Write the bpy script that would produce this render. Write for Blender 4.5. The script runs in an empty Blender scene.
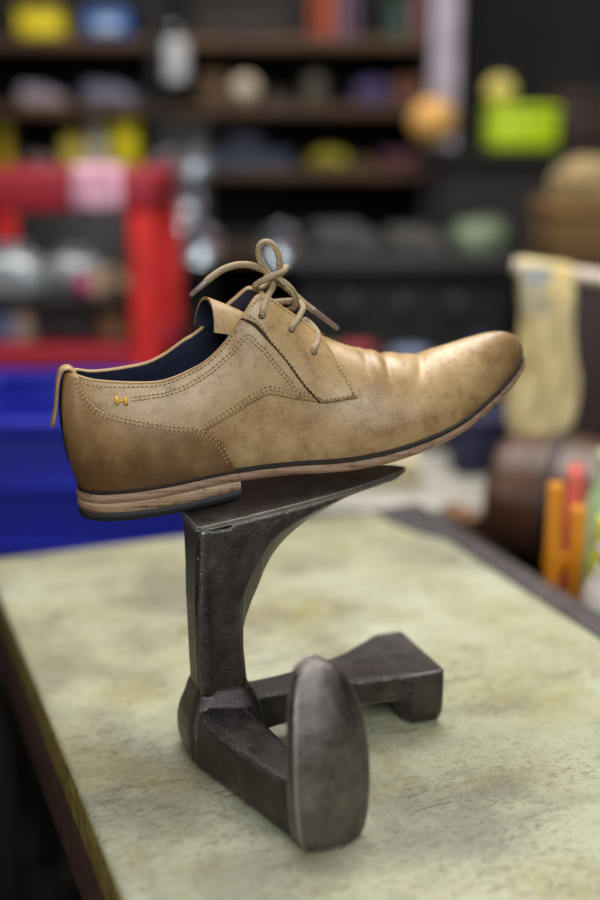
import bpy, bmesh, math, random
import numpy as np
from mathutils import Vector, Matrix

sc = bpy.context.scene
COL = sc.collection
rnd = random.Random(7)
R = math.radians

# ---------------------------------------------------------------- camera numbers
FPX = 1200.0
TH = math.atan(316 / FPX)
CT, ST = math.cos(TH), math.sin(TH)
CAM_Z = 1.173
def at(u, v, y):
    """the point that stands y metres in front of the camera and shows at u, v of the 600x900 frame"""
    a, b = (u - 300) / FPX, -(v - 450) / FPX
    k = y / (b * ST + CT)
    return Vector((a * k, y, CAM_Z + (b * CT - ST) * k))
def size(px, p):
    return px * (p[1] * CT - (p[2] - CAM_Z) * ST) / FPX

# ---------------------------------------------------------------- materials
def nodes_of(name):
    m = bpy.data.materials.new(name); m.use_nodes = True
    nt = m.node_tree; b = nt.nodes['Principled BSDF']
    return m, nt, b
def N(nt, typ, **kw):
    n = nt.nodes.new(typ)
    for k, v in kw.items():
        if k in n.inputs: n.inputs[k].default_value = v
        else: setattr(n, k, v)
    return n
def ramp(nt, fac, stops):
    r = nt.nodes.new('ShaderNodeValToRGB')
    els = r.color_ramp.elements
    while len(els) < len(stops): els.new(.5)
    for e, (p, c) in zip(els, stops):
        e.position = p; e.color = (*c, 1) if len(c) == 3 else c
    nt.links.new(fac, r.inputs[0]); return r
def mix(nt, fac, a, b, mode='MIX'):
    m = nt.nodes.new('ShaderNodeMix'); m.data_type = 'RGBA'; m.blend_type = mode
    if isinstance(fac, (int, float)): m.inputs[0].default_value = fac
    else: nt.links.new(fac, m.inputs[0])
    for s, x in ((m.inputs[6], a), (m.inputs[7], b)):
        if isinstance(x, tuple): s.default_value = (*x, 1)
        else: nt.links.new(x, s)
    return m.outputs[2]
def math_n(nt, op, a, b=None, clamp=False):
    m = nt.nodes.new('ShaderNodeMath'); m.operation = op; m.use_clamp = clamp
    for s, x in ((m.inputs[0], a), (m.inputs[1], b)):
        if x is None: continue
        if isinstance(x, (int, float)): s.default_value = x
        else: nt.links.new(x, s)
    return m.outputs[0]
def coords(nt, scale=(1, 1, 1), rot=(0, 0, 0)):
    t = nt.nodes.new('ShaderNodeTexCoord'); mp = nt.nodes.new('ShaderNodeMapping')
    mp.inputs['Scale'].default_value = scale; mp.inputs['Rotation'].default_value = rot
    nt.links.new(t.outputs['Object'], mp.inputs[0]); return mp.outputs[0]
def noise(nt, vec, scale, detail=4, rough=.55, dist=0):
    n = N(nt, 'ShaderNodeTexNoise'); n.inputs['Scale'].default_value = scale
    n.inputs['Detail'].default_value = detail; n.inputs['Roughness'].default_value = rough; n.inputs['Distortion'].default_value = dist
    nt.links.new(vec, n.inputs['Vector']); return n.outputs['Fac']
def bump(nt, b, h, strength=.2, dist=.001):
    n = N(nt, 'ShaderNodeBump'); n.inputs['Strength'].default_value = strength; n.inputs['Distance'].default_value = dist
    nt.links.new(h, n.inputs['Height']); nt.links.new(n.outputs[0], b.inputs['Normal'])
def lin(*c):
    return tuple(((x/255) / 12.92 if x/255 <= .04045 else ((x/255 + .055) / 1.055) ** 2.4) for x in c)
def plain(name, rgb, rough=.5, metal=0., var=.25, scale=18, coat=0., bumps=.0):
    """a surface of one colour with uneven, slightly dirty patches"""
    m, nt, b = nodes_of(name); c = lin(*rgb)
    v = coords(nt); f = noise(nt, v, scale, 5)
    r = ramp(nt, f, [(.3, tuple(x * (1 - var) for x in c)), (.7, tuple(min(1, x * (1 + var * .6)) for x in c))])
    nt.links.new(r.outputs[0], b.inputs['Base Color'])
    b.inputs['Roughness'].default_value = rough; b.inputs['Metallic'].default_value = metal; b.inputs['Coat Weight'].default_value = coat
    if bumps: bump(nt, b, noise(nt, v, scale * 6, 3), bumps, .002)
    return m
def ramp01(nt, x, a, b):
    m = nt.nodes.new('ShaderNodeMapRange'); m.interpolation_type = 'SMOOTHSTEP'
    m.inputs['From Min'].default_value = a; m.inputs['From Max'].default_value = b
    nt.links.new(x, m.inputs['Value']); return m.outputs[0]
def leather(name, base=(170, 138, 92), light=(190, 161, 117), dark=(128, 95, 57), burnish=(88, 57, 32), toe=None, low=None):
    """tan waxed leather; toe / low: where along / up the shoe the antique finish goes browner"""
    m, nt, b = nodes_of(name); v = coords(nt)
    f1 = noise(nt, v, 26, 5, .6, .4); f2 = noise(nt, v, 160, 5, .7); f3 = noise(nt, v, 900, 3, .7)
    c = ramp(nt, f1, [(.30, lin(*dark)), (.47, lin(*base)), (.72, lin(*light))]).outputs[0]
    c = mix(nt, ramp01(nt, f2, .50, .72), c, lin(*dark)) if False else mix(nt, math_n(nt, 'MULTIPLY', ramp01(nt, f2, .50, .70), .60), c, lin(*dark))
    c = mix(nt, math_n(nt, 'MULTIPLY', ramp01(nt, f3, .50, .66), .60), c, lin(*[min(255, x * 1.06) for x in light]))
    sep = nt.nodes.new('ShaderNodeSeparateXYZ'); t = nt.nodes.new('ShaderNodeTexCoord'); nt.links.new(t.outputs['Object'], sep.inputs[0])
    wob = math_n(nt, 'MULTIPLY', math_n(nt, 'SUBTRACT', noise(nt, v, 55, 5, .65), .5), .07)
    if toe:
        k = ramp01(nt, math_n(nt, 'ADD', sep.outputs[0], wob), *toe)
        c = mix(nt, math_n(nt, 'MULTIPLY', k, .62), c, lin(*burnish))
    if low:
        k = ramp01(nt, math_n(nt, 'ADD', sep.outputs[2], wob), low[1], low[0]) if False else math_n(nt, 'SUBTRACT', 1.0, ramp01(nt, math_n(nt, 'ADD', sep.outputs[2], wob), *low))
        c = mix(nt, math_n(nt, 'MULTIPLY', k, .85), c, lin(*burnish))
    nt.links.new(c, b.inputs['Base Color'])
    ro = ramp(nt, f2, [(.3, (.32,)*3), (.7, (.46,)*3)]); nt.links.new(ro.outputs[0], b.inputs['Roughness'])
    b.inputs['Specular IOR Level'].default_value = .55
    vo = N(nt, 'ShaderNodeTexVoronoi'); vo.inputs['Scale'].default_value = 1300; nt.links.new(v, vo.inputs['Vector'])
    h = math_n(nt, 'ADD', math_n(nt, 'MULTIPLY', vo.outputs['Distance'], .6), math_n(nt, 'MULTIPLY', f2, .8))
    bump(nt, b, h, .22, .0006)
    return m
def stacked(name, base, dark, light, k=1.0):
    """stacked leather edge: fine streaks along the sole, scuffed"""
    m, nt, b = nodes_of(name); v = coords(nt, (14, 14, 420)); w = coords(nt)
    f = noise(nt, v, 1.6, 5, .65); g = noise(nt, w, 130, 5, .75)
    c = ramp(nt, f, [(.32, lin(*dark)), (.5, lin(*base)), (.72, lin(*light))]).outputs[0]
    c = mix(nt, math_n(nt, 'MULTIPLY', ramp01(nt, g, .54, .68), .7 * k), c, lin(*[x * .42 for x in dark]))
    nt.links.new(c, b.inputs['Base Color']); b.inputs['Roughness'].default_value = .6
    bump(nt, b, math_n(nt, 'ADD', f, g), .35, .0008); return m
def cast_iron(name, base=(94, 88, 87), shine=(225, 220, 216), metal=.92, rough=(.28, .46), rad=.0032):
    m, nt, b = nodes_of(name); v = coords(nt)
    f = noise(nt, v, 60, 6, .65); g = noise(nt, v, 420, 4, .7)
    c = ramp(nt, f, [(.32, lin(*[x * .72 for x in base])), (.62, lin(*base)), (.80, lin(*[min(255, x * 1.35 + 6) for x in base]))]).outputs[0]
    rust = math_n(nt, 'MULTIPLY', ramp01(nt, noise(nt, v, 38, 4), .58, .75), .35)
    c = mix(nt, rust, c, lin(104, 84, 70))
    bv = N(nt, 'ShaderNodeBevel'); bv.samples = 6; bv.inputs['Radius'].default_value = rad
    geo = nt.nodes.new('ShaderNodeNewGeometry'); dt = nt.nodes.new('ShaderNodeVectorMath'); dt.operation = 'DOT_PRODUCT'
    nt.links.new(bv.outputs[0], dt.inputs[0]); nt.links.new(geo.outputs['Normal'], dt.inputs[1])
    edge = ramp01(nt, math_n(nt, 'ADD', math_n(nt, 'SUBTRACT', 1.0, dt.outputs['Value']), math_n(nt, 'MULTIPLY', math_n(nt, 'SUBTRACT', g, .55), .10)), .004, .05)
    c = mix(nt, math_n(nt, 'MULTIPLY', edge, .8), c, lin(*shine))
    nt.links.new(c, b.inputs['Base Color']); b.inputs['Metallic'].default_value = metal
    nt.links.new(ramp(nt, f, [(.3, (rough[0],)*3), (.75, (rough[1],)*3)]).outputs[0], b.inputs['Roughness'])
    bump(nt, b, math_n(nt, 'ADD', math_n(nt, 'MULTIPLY', f, 1.2), math_n(nt, 'MULTIPLY', g, 1.1)), .6, .0013)
    return m
def worn_paint(name):
    """cream painted board, rubbed through in grey-brown streaks, yellowed in patches"""
    m, nt, b = nodes_of(name); v = coords(nt); along = coords(nt, (1, .22, 1)); across = coords(nt, (.16, 1, 1), (0, 0, R(8)))
    c = ramp(nt, noise(nt, v, 7, 5, .6), [(.30, lin(166, 164, 126)), (.5, lin(178, 178, 148)), (.72, lin(187, 189, 168))]).outputs[0]
    c = mix(nt, math_n(nt, 'MULTIPLY', ramp01(nt, noise(nt, v, 11, 6, .66), .51, .68), .60), c, lin(150, 139, 84))
    c = mix(nt, math_n(nt, 'MULTIPLY', ramp01(nt, noise(nt, coords(nt, (.7, 1, 1), (0, 0, R(30))), 10, 6, .68), .48, .68), .66), c, lin(122, 119, 104))
    c = mix(nt, math_n(nt, 'MULTIPLY', ramp01(nt, noise(nt, v, 4.6, 5, .62), .48, .64), .62), c, lin(120, 117, 102))
    c = mix(nt, math_n(nt, 'MULTIPLY', ramp01(nt, noise(nt, coords(nt, (1, 1, 1), (.4, .9, 0)), 6.5, 5, .6), .54, .68), .55), c, lin(150, 136, 82))
    area = ramp01(nt, noise(nt, v, 9, 4), .40, .60)
    st1 = ramp01(nt, noise(nt, across, 120, 7, .8, .5), .53, .66)
    c = mix(nt, math_n(nt, 'MULTIPLY', math_n(nt, 'MULTIPLY', st1, area), .8), c, lin(96, 84, 64))
    gr = ramp01(nt, noise(nt, coords(nt, (.5, 1, 1), (0, 0, R(-14))), 430, 5, .8), .50, .63)
    c = mix(nt, math_n(nt, 'MULTIPLY', math_n(nt, 'MULTIPLY', gr, math_n(nt, 'ADD', math_n(nt, 'MULTIPLY', area, .6), .4)), .85), c, lin(98, 88, 66))
    st3 = ramp01(nt, noise(nt, along, 150, 4, .7, .3), .63, .72)
    c = mix(nt, math_n(nt, 'MULTIPLY', st3, .35), c, lin(110, 98, 76))
    sp = ramp01(nt, noise(nt, v, 240, 3, .6), .68, .74)
    c = mix(nt, math_n(nt, 'MULTIPLY', sp, .6), c, lin(76, 64, 48))
    nt.links.new(c, b.inputs['Base Color']); b.inputs['Roughness'].default_value = .5
    bump(nt, b, math_n(nt, 'ADD', noise(nt, across, 120, 5, .7), noise(nt, v, 300, 3)), .25, .0008)
    return m
def wood(name, base, dark, scale=(3, 30, 30), rough=.6):
    m, nt, b = nodes_of(name); v = coords(nt, scale)
    f = noise(nt, v, 2.0, 6, .65, .8)
    nt.links.new(ramp(nt, f, [(.3, lin(*dark)), (.65, lin(*base))]).outputs[0], b.inputs['Base Color'])
    b.inputs['Roughness'].default_value = rough; bump(nt, b, f, .3, .002); return m
def fabric(name, rgb, rgb2, scale=400, rough=.85):
    m, nt, b = nodes_of(name); v = coords(nt)
    f = noise(nt, v, scale, 3, .7); g = noise(nt, v, 14, 4)
    c = mix(nt, ramp01(nt, g, .42, .68), lin(*rgb), lin(*rgb2)); c = mix(nt, math_n(nt, 'MULTIPLY', ramp01(nt, f, .5, .7), .3), c, tuple(x * .4 for x in lin(*rgb)))
    nt.links.new(c, b.inputs['Base Color']); b.inputs['Roughness'].default_value = rough; bump(nt, b, f, .5, .001); return m
def braid(name):
    """waxed round lace: fine diagonal weave"""
    m, nt, b = nodes_of(name); v = coords(nt)
    w = N(nt, 'ShaderNodeTexWave'); w.inputs['Scale'].default_value = 330; w.inputs['Distortion'].default_value = 3.5; w.bands_direction = 'DIAGONAL'; nt.links.new(v, w.inputs['Vector'])
    g = noise(nt, v, 700, 4, .7)
    c = ramp(nt, math_n(nt, 'MULTIPLY', math_n(nt, 'ADD', w.outputs['Fac'], g), .5), [(.24, lin(132, 108, 80)), (.46, lin(172, 149, 116)), (.74, lin(200, 179, 144))]).outputs[0]
    nt.links.new(c, b.inputs['Base Color']); b.inputs['Roughness'].default_value = .75
    bump(nt, b, math_n(nt, 'ADD', w.outputs['Fac'], g), .8, .0007); return m

# ---------------------------------------------------------------- mesh helpers
def link(name, verts, faces, mat, parent=None, smooth=True, recalc=False, weld=0.):
    me = bpy.data.meshes.new(name)
    bm = bmesh.new()
    vs = [bm.verts.new(tuple(map(float, v))) for v in verts]
    for f in faces:
        try: bm.faces.new([vs[i] for i in f])
        except ValueError: pass
    if weld: bmesh.ops.remove_doubles(bm, verts=bm.verts, dist=weld)
    bmesh.ops.dissolve_degenerate(bm, dist=1e-7, edges=bm.edges)
    if recalc: bmesh.ops.recalc_face_normals(bm, faces=bm.faces)
    for f in bm.faces: f.smooth = smooth
    bm.to_mesh(me); bm.free()
    return obj(name, me, mat, parent)
def obj(name, me, mat, parent=None):
    o = bpy.data.objects.new(name, me); COL.objects.link(o)
    if mat: me.materials.append(mat)
    if parent: o.parent = parent
    return o
def tag(o, label, cat, group=None):
    o['label'] = label; o['category'] = cat
    if group: o['group'] = group
    return o
def thing(name, label, cat, loc=(0, 0, 0), rz=0., group=None):
    o = bpy.data.objects.new(name, None); COL.objects.link(o); o.empty_display_size = .05
    o.location = loc; o.rotation_euler = (0, 0, rz)
    return tag(o, label, cat, group)
def structure(o): o['kind'] = 'structure'; return o
class MB:
    """collects shapes into one mesh"""
    def __init__(s): s.v = []; s.f = []
    def add(s, v, f):
        k = len(s.v); s.v += [tuple(map(float, x)) for x in v]; s.f += [tuple(i + k for i in q) for q in f]; return s
    def box(s, x0, x1, y0, y1, z0, z1, r=0., seg=2, M=None):
        bm = bmesh.new(); bmesh.ops.create_cube(bm, size=1)
        for v in bm.verts: v.co = Vector((x0 + (v.co.x + .5) * (x1 - x0), y0 + (v.co.y + .5) * (y1 - y0), z0 + (v.co.z + .5) * (z1 - z0)))
        if r: bmesh.ops.bevel(bm, geom=list(bm.edges), offset=r, segments=seg, affect='EDGES', profile=.5)
        if M is not None: bm.transform(M)
        bm.verts.index_update()
        s.add([v.co[:] for v in bm.verts], [[v.index for v in f.verts] for f in bm.faces]); bm.free(); return s
    def lathe(s, prof, n=28, c=(0, 0, 0), M=None):
        vs = []; fs = []
        for r, z in prof:
            for k in range(n):
                a = 2 * math.pi * k / n; p = Vector((r * math.cos(a), r * math.sin(a), z))
                if M is not None: p = M @ p
                vs.append((p.x + c[0], p.y + c[1], p.z + c[2]))
        for i in range(len(prof) - 1):
            for k in range(n):
                fs.append((i*n + k, i*n + (k+1) % n, (i+1)*n + (k+1) % n, (i+1)*n + k))
        fs.append(tuple(range(n))[::-1]); fs.append(tuple((len(prof)-1)*n + k for k in range(n)))
        return s.add(vs, fs)
    def loft(s, rings, cap=True):
        n = len(rings[0]); vs = [p for r in rings for p in r]; fs = []
        for i in range(len(rings) - 1):
            for k in range(n): fs.append((i*n + k, i*n + (k+1) % n, (i+1)*n + (k+1) % n, (i+1)*n + k))
        if cap: fs.append(tuple(range(n))[::-1]); fs.append(tuple((len(rings)-1)*n + k for k in range(n)))
        return s.add(vs, fs)
    def tube(s, path, r, n=12, cap=True):
        P = [Vector(p) for p in path]; rings = []; nrm = None
        for i, p in enumerate(P):
            t = (P[min(i+1, len(P)-1)] - P[max(i-1, 0)]).normalized()
            if nrm is None: nrm = t.orthogonal().normalized()
            nrm = (nrm - t * nrm.dot(t)).normalized(); bn = t.cross(nrm)
            rr = r[i] if isinstance(r, (list, tuple, np.ndarray)) else r
            rings.append([tuple(p + rr * (math.cos(2*math.pi*k/n) * nrm + math.sin(2*math.pi*k/n) * bn)) for k in range(n)])
        return s.loft(rings, cap)
    def build(s, name, mat, parent=None, smooth=True, recalc=True, weld=0.):
        o = link(name, s.v, s.f, mat, parent, smooth, recalc, weld)
        return o
def auto(o, deg=35):
    """flat across hard edges, smooth elsewhere"""
    for e in (bm := bm_of(o)).edges:
        e.smooth = len(e.link_faces) == 2 and e.calc_face_angle(0) < R(deg)
    bm.to_mesh(o.data); bm.free(); return o
def bm_of(o):
    bm = bmesh.new(); bm.from_mesh(o.data); return bm
def bevelled(o, w, seg=3):
    m = o.modifiers.new('edge', 'BEVEL'); m.width = w; m.segments = seg; m.limit_method = 'ANGLE'; m.angle_limit = R(40); return o
# ---------------------------------------------------------------- shoe surface (numpy only)
def pchip(x, y, xq):
    x = np.asarray(x, float); y = np.asarray(y, float); xq = np.clip(np.asarray(xq, float), x[0], x[-1])
    h = np.diff(x); d = np.diff(y) / h; m = np.zeros_like(y)
    for i in range(1, len(x) - 1):
        if d[i-1] * d[i] > 0:
            w1 = 2*h[i] + h[i-1]; w2 = h[i] + 2*h[i-1]
            m[i] = (w1 + w2) / (w1/d[i-1] + w2/d[i])
    m[0] = d[0]; m[-1] = d[-1]
    i = np.clip(np.searchsorted(x, xq) - 1, 0, len(x) - 2)
    t = (xq - x[i]) / h[i]
    return ((2*t**3 - 3*t**2 + 1) * y[i] + (t**3 - 2*t**2 + t) * h[i] * m[i]
            + (-2*t**3 + 3*t**2) * y[i+1] + (t**3 - t**2) * h[i] * m[i+1])

def catmull(pts, n):
    """smooth open curve through pts (chord-length Hermite), n samples spaced by arc length"""
    p = np.asarray(pts, float)
    c = np.concatenate([[0], np.cumsum(np.maximum(np.linalg.norm(np.diff(p, axis=0), axis=1), 1e-9) ** .5)])
    m = np.gradient(p, c, axis=0)
    q = np.linspace(0, c[-1], max(400, n * 4))
    i = np.clip(np.searchsorted(c, q) - 1, 0, len(c) - 2)
    h = (c[i+1] - c[i])[:, None]; t = ((q - c[i]) / (c[i+1] - c[i]))[:, None]
    r = ((2*t**3 - 3*t**2 + 1) * p[i] + (t**3 - 2*t**2 + t) * h * m[i] + (-2*t**3 + 3*t**2) * p[i+1] + (t**3 - t**2) * h * m[i+1])
    a = np.concatenate([[0], np.cumsum(np.linalg.norm(np.diff(r, axis=0), axis=1))])
    k = np.linspace(0, a[-1], n)
    return np.stack([np.interp(k, a, r[:, j]) for j in range(p.shape[1])], axis=1)

# half outline of the welt, heel back to toe tip: (along, half width)
OUT_KEYS = [(-.1105, 0), (-.1095, .008), (-.105, .0165), (-.096, .0245), (-.082, .0295), (-.06, .0325), (-.03, .0335), (0, .0335),
            (.03, .0345), (.06, .0385), (.09, .0435), (.115, .0455), (.14, .043), (.165, .0355), (.185, .0265), (.204, .0165), (.2155, .0088), (.2208, .0035), (.2224, 0)]
OUTLINE = catmull(OUT_KEYS, 160)
WF_U = [-.12, -.1, -.085, -.056, -.006, .034, .068, .096, .125, .157, .186, .207, .2224]
WF_W = [.0072, .0078, .0090, .0120, .0192, .0221, .0235, .0275, .0343, .0440, .0582, .0712, .0838]
def wf(u): return pchip(WF_U, WF_W, u)
def outline_at(s, inset=0.):
    L = np.concatenate([[0], np.cumsum(np.linalg.norm(np.diff(OUTLINE, axis=0), axis=1))]); L /= L[-1]
    s = np.asarray(s, float)
    u = np.interp(s, L, OUTLINE[:, 0]); b = np.interp(s, L, OUTLINE[:, 1])
    if inset:
        e = 2e-3
        du = np.interp(s + e, L, OUTLINE[:, 0]) - np.interp(s - e, L, OUTLINE[:, 0])
        db = np.interp(s + e, L, OUTLINE[:, 1]) - np.interp(s - e, L, OUTLINE[:, 1])
        db = np.where(s < e, 2*db + 1e-9, db); du = np.where((s < e) | (s > 1 - e), 0, du)
        db = np.where(s > 1 - e, -abs(db) - 1e-9, db)
        n = np.hypot(du, db) + 1e-12
        u = u + inset * db / n; b = np.maximum(b - inset * du / n, 0)
    return u, b
def s_of_u(u):
    L = np.concatenate([[0], np.cumsum(np.linalg.norm(np.diff(OUTLINE, axis=0), axis=1))]); L /= L[-1]
    return np.interp(u, OUTLINE[:, 0], L)

# key walls of the upper: outline station, lower control, upper control, top (all half, far side mirrored)
KEYS = [
 (-.1105, (-.1155, 0, .032), (-.1200, 0, .062), (-.1130, 0, .0868)),
 (-.1000, (-.1085, .0215, .032), (-.1115, .0195, .062), (-.1070, .0110, .0864)),
 (-.0850, (-.0890, .0325, .033), (-.0920, .0285, .060), (-.0950, .0170, .0835)),
 (-.0500, (-.0500, .0385, .034), (-.0520, .0325, .058), (-.0580, .0215, .0812)),
 (-.0200, (-.0200, .0375, .040), (-.0220, .0315, .068), (-.0270, .0215, .0908)),
 (.0000, (.0000, .0365, .044), (-.0020, .0300, .082), (-.0080, .0200, .1060)),
 (.0120, (.0120, .0370, .045), (.0080, .0285, .100), (.0050, .0180, .1235)),
 (.0240, (.0240, .0380, .046), (.0200, .0265, .112), (.0170, .0145, .1365)),
 (.0450, (.0450, .0405, .045), (.0400, .0260, .106), (.0360, .0115, .1245)),
 (.0650, (.0650, .0435, .044), (.0620, .0265, .098), (.0570, .0055, .1105)),
 (.0780, (.0780, .0450, .044), (.0720, .0275, .096), (.0670, .0000, .1045)),
 (.0950, (.0950, .0475, .045), (.0880, .0295, .0940), (.0850, 0, .0965)),
 (.1200, (.1200, .0475, .050), (.1100, .0305, .0890), (.1080, 0, .0910)),
 (.1450, (.1460, .0435, .057), (.1320, .0285, .0860), (.1300, 0, .0880)),
 (.1700, (.1720, .0350, .068), (.1550, .0240, .0910), (.1520, 0, .0918)),
 (.1900, (.1930, .0255, .078), (.1740, .0185, .0975), (.1710, 0, .0973)),
 (.2050, (.2080, .0165, .086), (.1880, .0130, .1012), (.1840, 0, .1003)),
 (.2155, (.2190, .0088, .0925), (.1985, .0072, .1032), (.1920, 0, .1018)),
 (.2224, (.2240, 0, .0950), (.2095, 0, .1038), (.1965, 0, .1022)),
]
_ks = np.array([s_of_u(k[0]) for k in KEYS]); _ks[0] = 0; _ks[-1] = 1
S_THROAT = float(_ks[10])
_kv = np.array([list(k[1]) + list(k[2]) + list(k[3]) for k in KEYS])
_sg = np.array([1, -1, 1] * 3)
_ks2 = np.concatenate([[-_ks[2], -_ks[1]], _ks, [2 - _ks[-2], 2 - _ks[-3]]])
_kv2 = np.concatenate([[_kv[2] * _sg, _kv[1] * _sg], _kv, [_kv[-2] * _sg, _kv[-3] * _sg]])
def wall(s, t):
    """points of the near half of the upper (v >= 0 here); s along the sole, t from welt to top"""
    s = np.asarray(s, float); t = np.asarray(t, float)
    K = [pchip(_ks2, _kv2[:, j], s) for j in range(9)]
    for j in (1, 4, 7): K[j] = np.where((s <= 1e-6) | (s >= 1 - 1e-6), 0, np.maximum(K[j], 0))
    u0, b0 = outline_at(s, .0028)
    w0 = wf(u0) - .0006
    B0, B1, B2, B3 = (1-t)**3, 3*t*(1-t)**2, 3*t*t*(1-t), t**3
    P = np.stack([B0*u0 + B1*K[0] + B2*K[3] + B3*K[6], B0*b0 + B1*K[1] + B2*K[4] + B3*K[7], B0*w0 + B1*K[2] + B2*K[5] + B3*K[8]], axis=-1)
    return P
def far_side(P, t):
    """the far quarter stands a little higher round the ankle than the near one"""
    P = np.array(P, float); P[..., 2] += pchip([-.12, -.1, -.065, -.043, -.027, -.015, 0, .017, .045], [0, 0, .0040, .0090, .0125, .0125, .0080, .0015, 0], P[..., 0]) * np.asarray(t, float) ** 2.5
    return P
def wallN(s, t, e=2e-3):
    s = np.asarray(s, float); t = np.asarray(t, float)
    ds = wall(np.minimum(s + e, 1), t) - wall(np.maximum(s - e, 0), t)
    dt = wall(s, np.minimum(t + e, 1)) - wall(s, np.maximum(t - e, 0))
    n = np.cross(ds, dt); n = n / (np.linalg.norm(n, axis=-1, keepdims=True) + 1e-12)
    flip = np.where((n[..., 1:2] < 0) & (abs(n[..., 1:2]) > .05), -1., 1.)
    return n * flip
def skin(s, t, off=0.):
    """the upper with its creases, pushed out by off"""
    p = wall(s, t); n = wallN(s, t)
    u, v, w = p[..., 0], p[..., 1], p[..., 2]
    hi = np.clip((np.asarray(t, float) - .45) / .35, 0, 1); hi = hi * hi * (3 - 2*hi)
    g = lambda c, k: np.exp(-((u - c) / k) ** 2)
    c1 = .111 - .10 * v; c2 = .137 + .30 * (.03 - v) - .006; c3 = .093 + .05 * v
    d = hi * (-.0016 * g(c1, .0032) + .0011 * g(c1 - .008, .0045) + .0008 * g(c1 + .009, .005) - .0013 * g(c2, .0035) + .0010 * g(c2 - .009, .005) - .0006 * g(c3, .003))
    d = d + .0004 * np.sin(u * 170 + v * 90) * np.clip(np.asarray(t, float) * 2, 0, 1) * np.clip((u - .06) * 20, 0, 1) * np.clip((.2 - u) * 20, 0, 1)
    q = p + n * (np.asarray(off)[..., None] + d[..., None] if np.ndim(off) else (off + d)[..., None])
    return q
# ---------------------------------------------------------------- the shoe
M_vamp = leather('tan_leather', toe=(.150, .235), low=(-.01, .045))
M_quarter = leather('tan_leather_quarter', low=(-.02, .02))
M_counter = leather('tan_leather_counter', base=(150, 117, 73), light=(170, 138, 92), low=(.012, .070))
M_edge = plain('cut_leather_edge', (176, 146, 102), .7, var=.2, scale=300)
M_thread = plain('tan_thread', (196, 166, 116), .8, var=.3, scale=900)
M_cut = plain('stained_cut_edge', (70, 48, 30), .7, var=.3, scale=300)
M_groove = plain('seam_groove', (104, 78, 50), .85, var=.3, scale=500)
M_gold = plain('gold_thread', (214, 164, 60), .45, var=.2, scale=600)
M_lining = fabric('navy_lining', (24, 30, 52), (34, 42, 70), 900, .6)
M_welt = plain('dark_welt', (36, 31, 30), .55, var=.3, scale=200)
M_sole = stacked('sole_edge', (150, 118, 92), (106, 78, 58), (178, 148, 120))
M_stack = stacked('heel_stack', (166, 136, 104), (118, 88, 62), (196, 168, 134))
M_rubber = plain('black_rubber', (30, 28, 29), .6, var=.3, scale=150, bumps=.2)
M_lace = braid('waxed_lace')
M_aglet = plain('plastic_aglet', (128, 108, 100), .18, var=.15, scale=500, coat=.6)
M_dark = plain('dark_hole', (30, 22, 16), .8)

SHOE_YAW = R(14)
SHOE_AT = (-0.04830, 0.82649, 0.93046)
shoe = thing('derby_shoe', 'tan leather lace-up derby shoe resting on the upright arm of the iron shoe last', 'shoe', SHOE_AT, SHOE_YAW)

def grid_faces(n, m, k=0, flip=False):
    f = [(k + i*m + j, k + (i+1)*m + j, k + (i+1)*m + j + 1, k + i*m + j + 1) for i in range(n-1) for j in range(m-1)]
    return [q[::-1] for q in f] if flip else f

# upper: vamp and quarters as one skin with a turned rim at the opening
ns, nt_ = 260, 56
s_ = np.linspace(0, 1, ns); t_ = np.linspace(0, 1, nt_)
S_, T_ = np.meshgrid(s_, t_, indexing='ij')
G = skin(S_, T_, 0.)
G[0, :, 1] = 0; G[-1, :, 1] = 0; G[s_ >= S_THROAT, -1, 1] = 0
V_, F_ = [], []
for sg in (-1, 1):
    k = len(V_); g = far_side(G, T_) if sg > 0 else G.copy(); g[..., 1] *= sg
    V_ += g.reshape(-1, 3).tolist(); F_ += grid_faces(ns, nt_, k, sg > 0)
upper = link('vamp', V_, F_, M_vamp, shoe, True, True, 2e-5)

so = s_[s_ <= S_THROAT + .004]
def rows(tt, off, lift=0.):
    p = skin(so, np.full_like(so, tt), off); p[:, 2] += lift; p[0, 1] = 0
    p[:, 1] = np.maximum(p[:, 1], 0); return p
rim = [rows(.992, .0011), rows(1., .0009, .0002), rows(1., 0., .0007), rows(1., -.0010, .0003), rows(.994, -.0017)]
V_, F_ = [], []
for sg in (-1, 1):
    k = len(V_); g = np.stack(rim, 1); g = far_side(g, np.ones(g.shape[:2])) if sg > 0 else g; g[..., 1] *= sg
    V_ += g.reshape(-1, 3).tolist(); F_ += grid_faces(len(so), len(rim), k, sg > 0)
link('collar_rim', V_, F_, M_edge, shoe, True, True, 2e-5)
tl = np.linspace(.04, .997, 30)
g0 = np.stack([rows(x, -.0016 - .0012*min(1, (1-x)*12)) for x in tl], 1)
V_, F_ = [], []
for sg in (-1, 1):
    k = len(V_); g = far_side(g0, np.repeat(tl[None, :], len(so), 0)) if sg > 0 else g0.copy(); g[..., 1] *= sg
    V_ += g.reshape(-1, 3).tolist(); F_ += grid_faces(len(so), len(tl), k, sg < 0)
lining = link('lining', V_, F_, M_lining, shoe, True, True, 2e-5); lining['label'] = 'dark navy lining inside the shoe'

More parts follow.
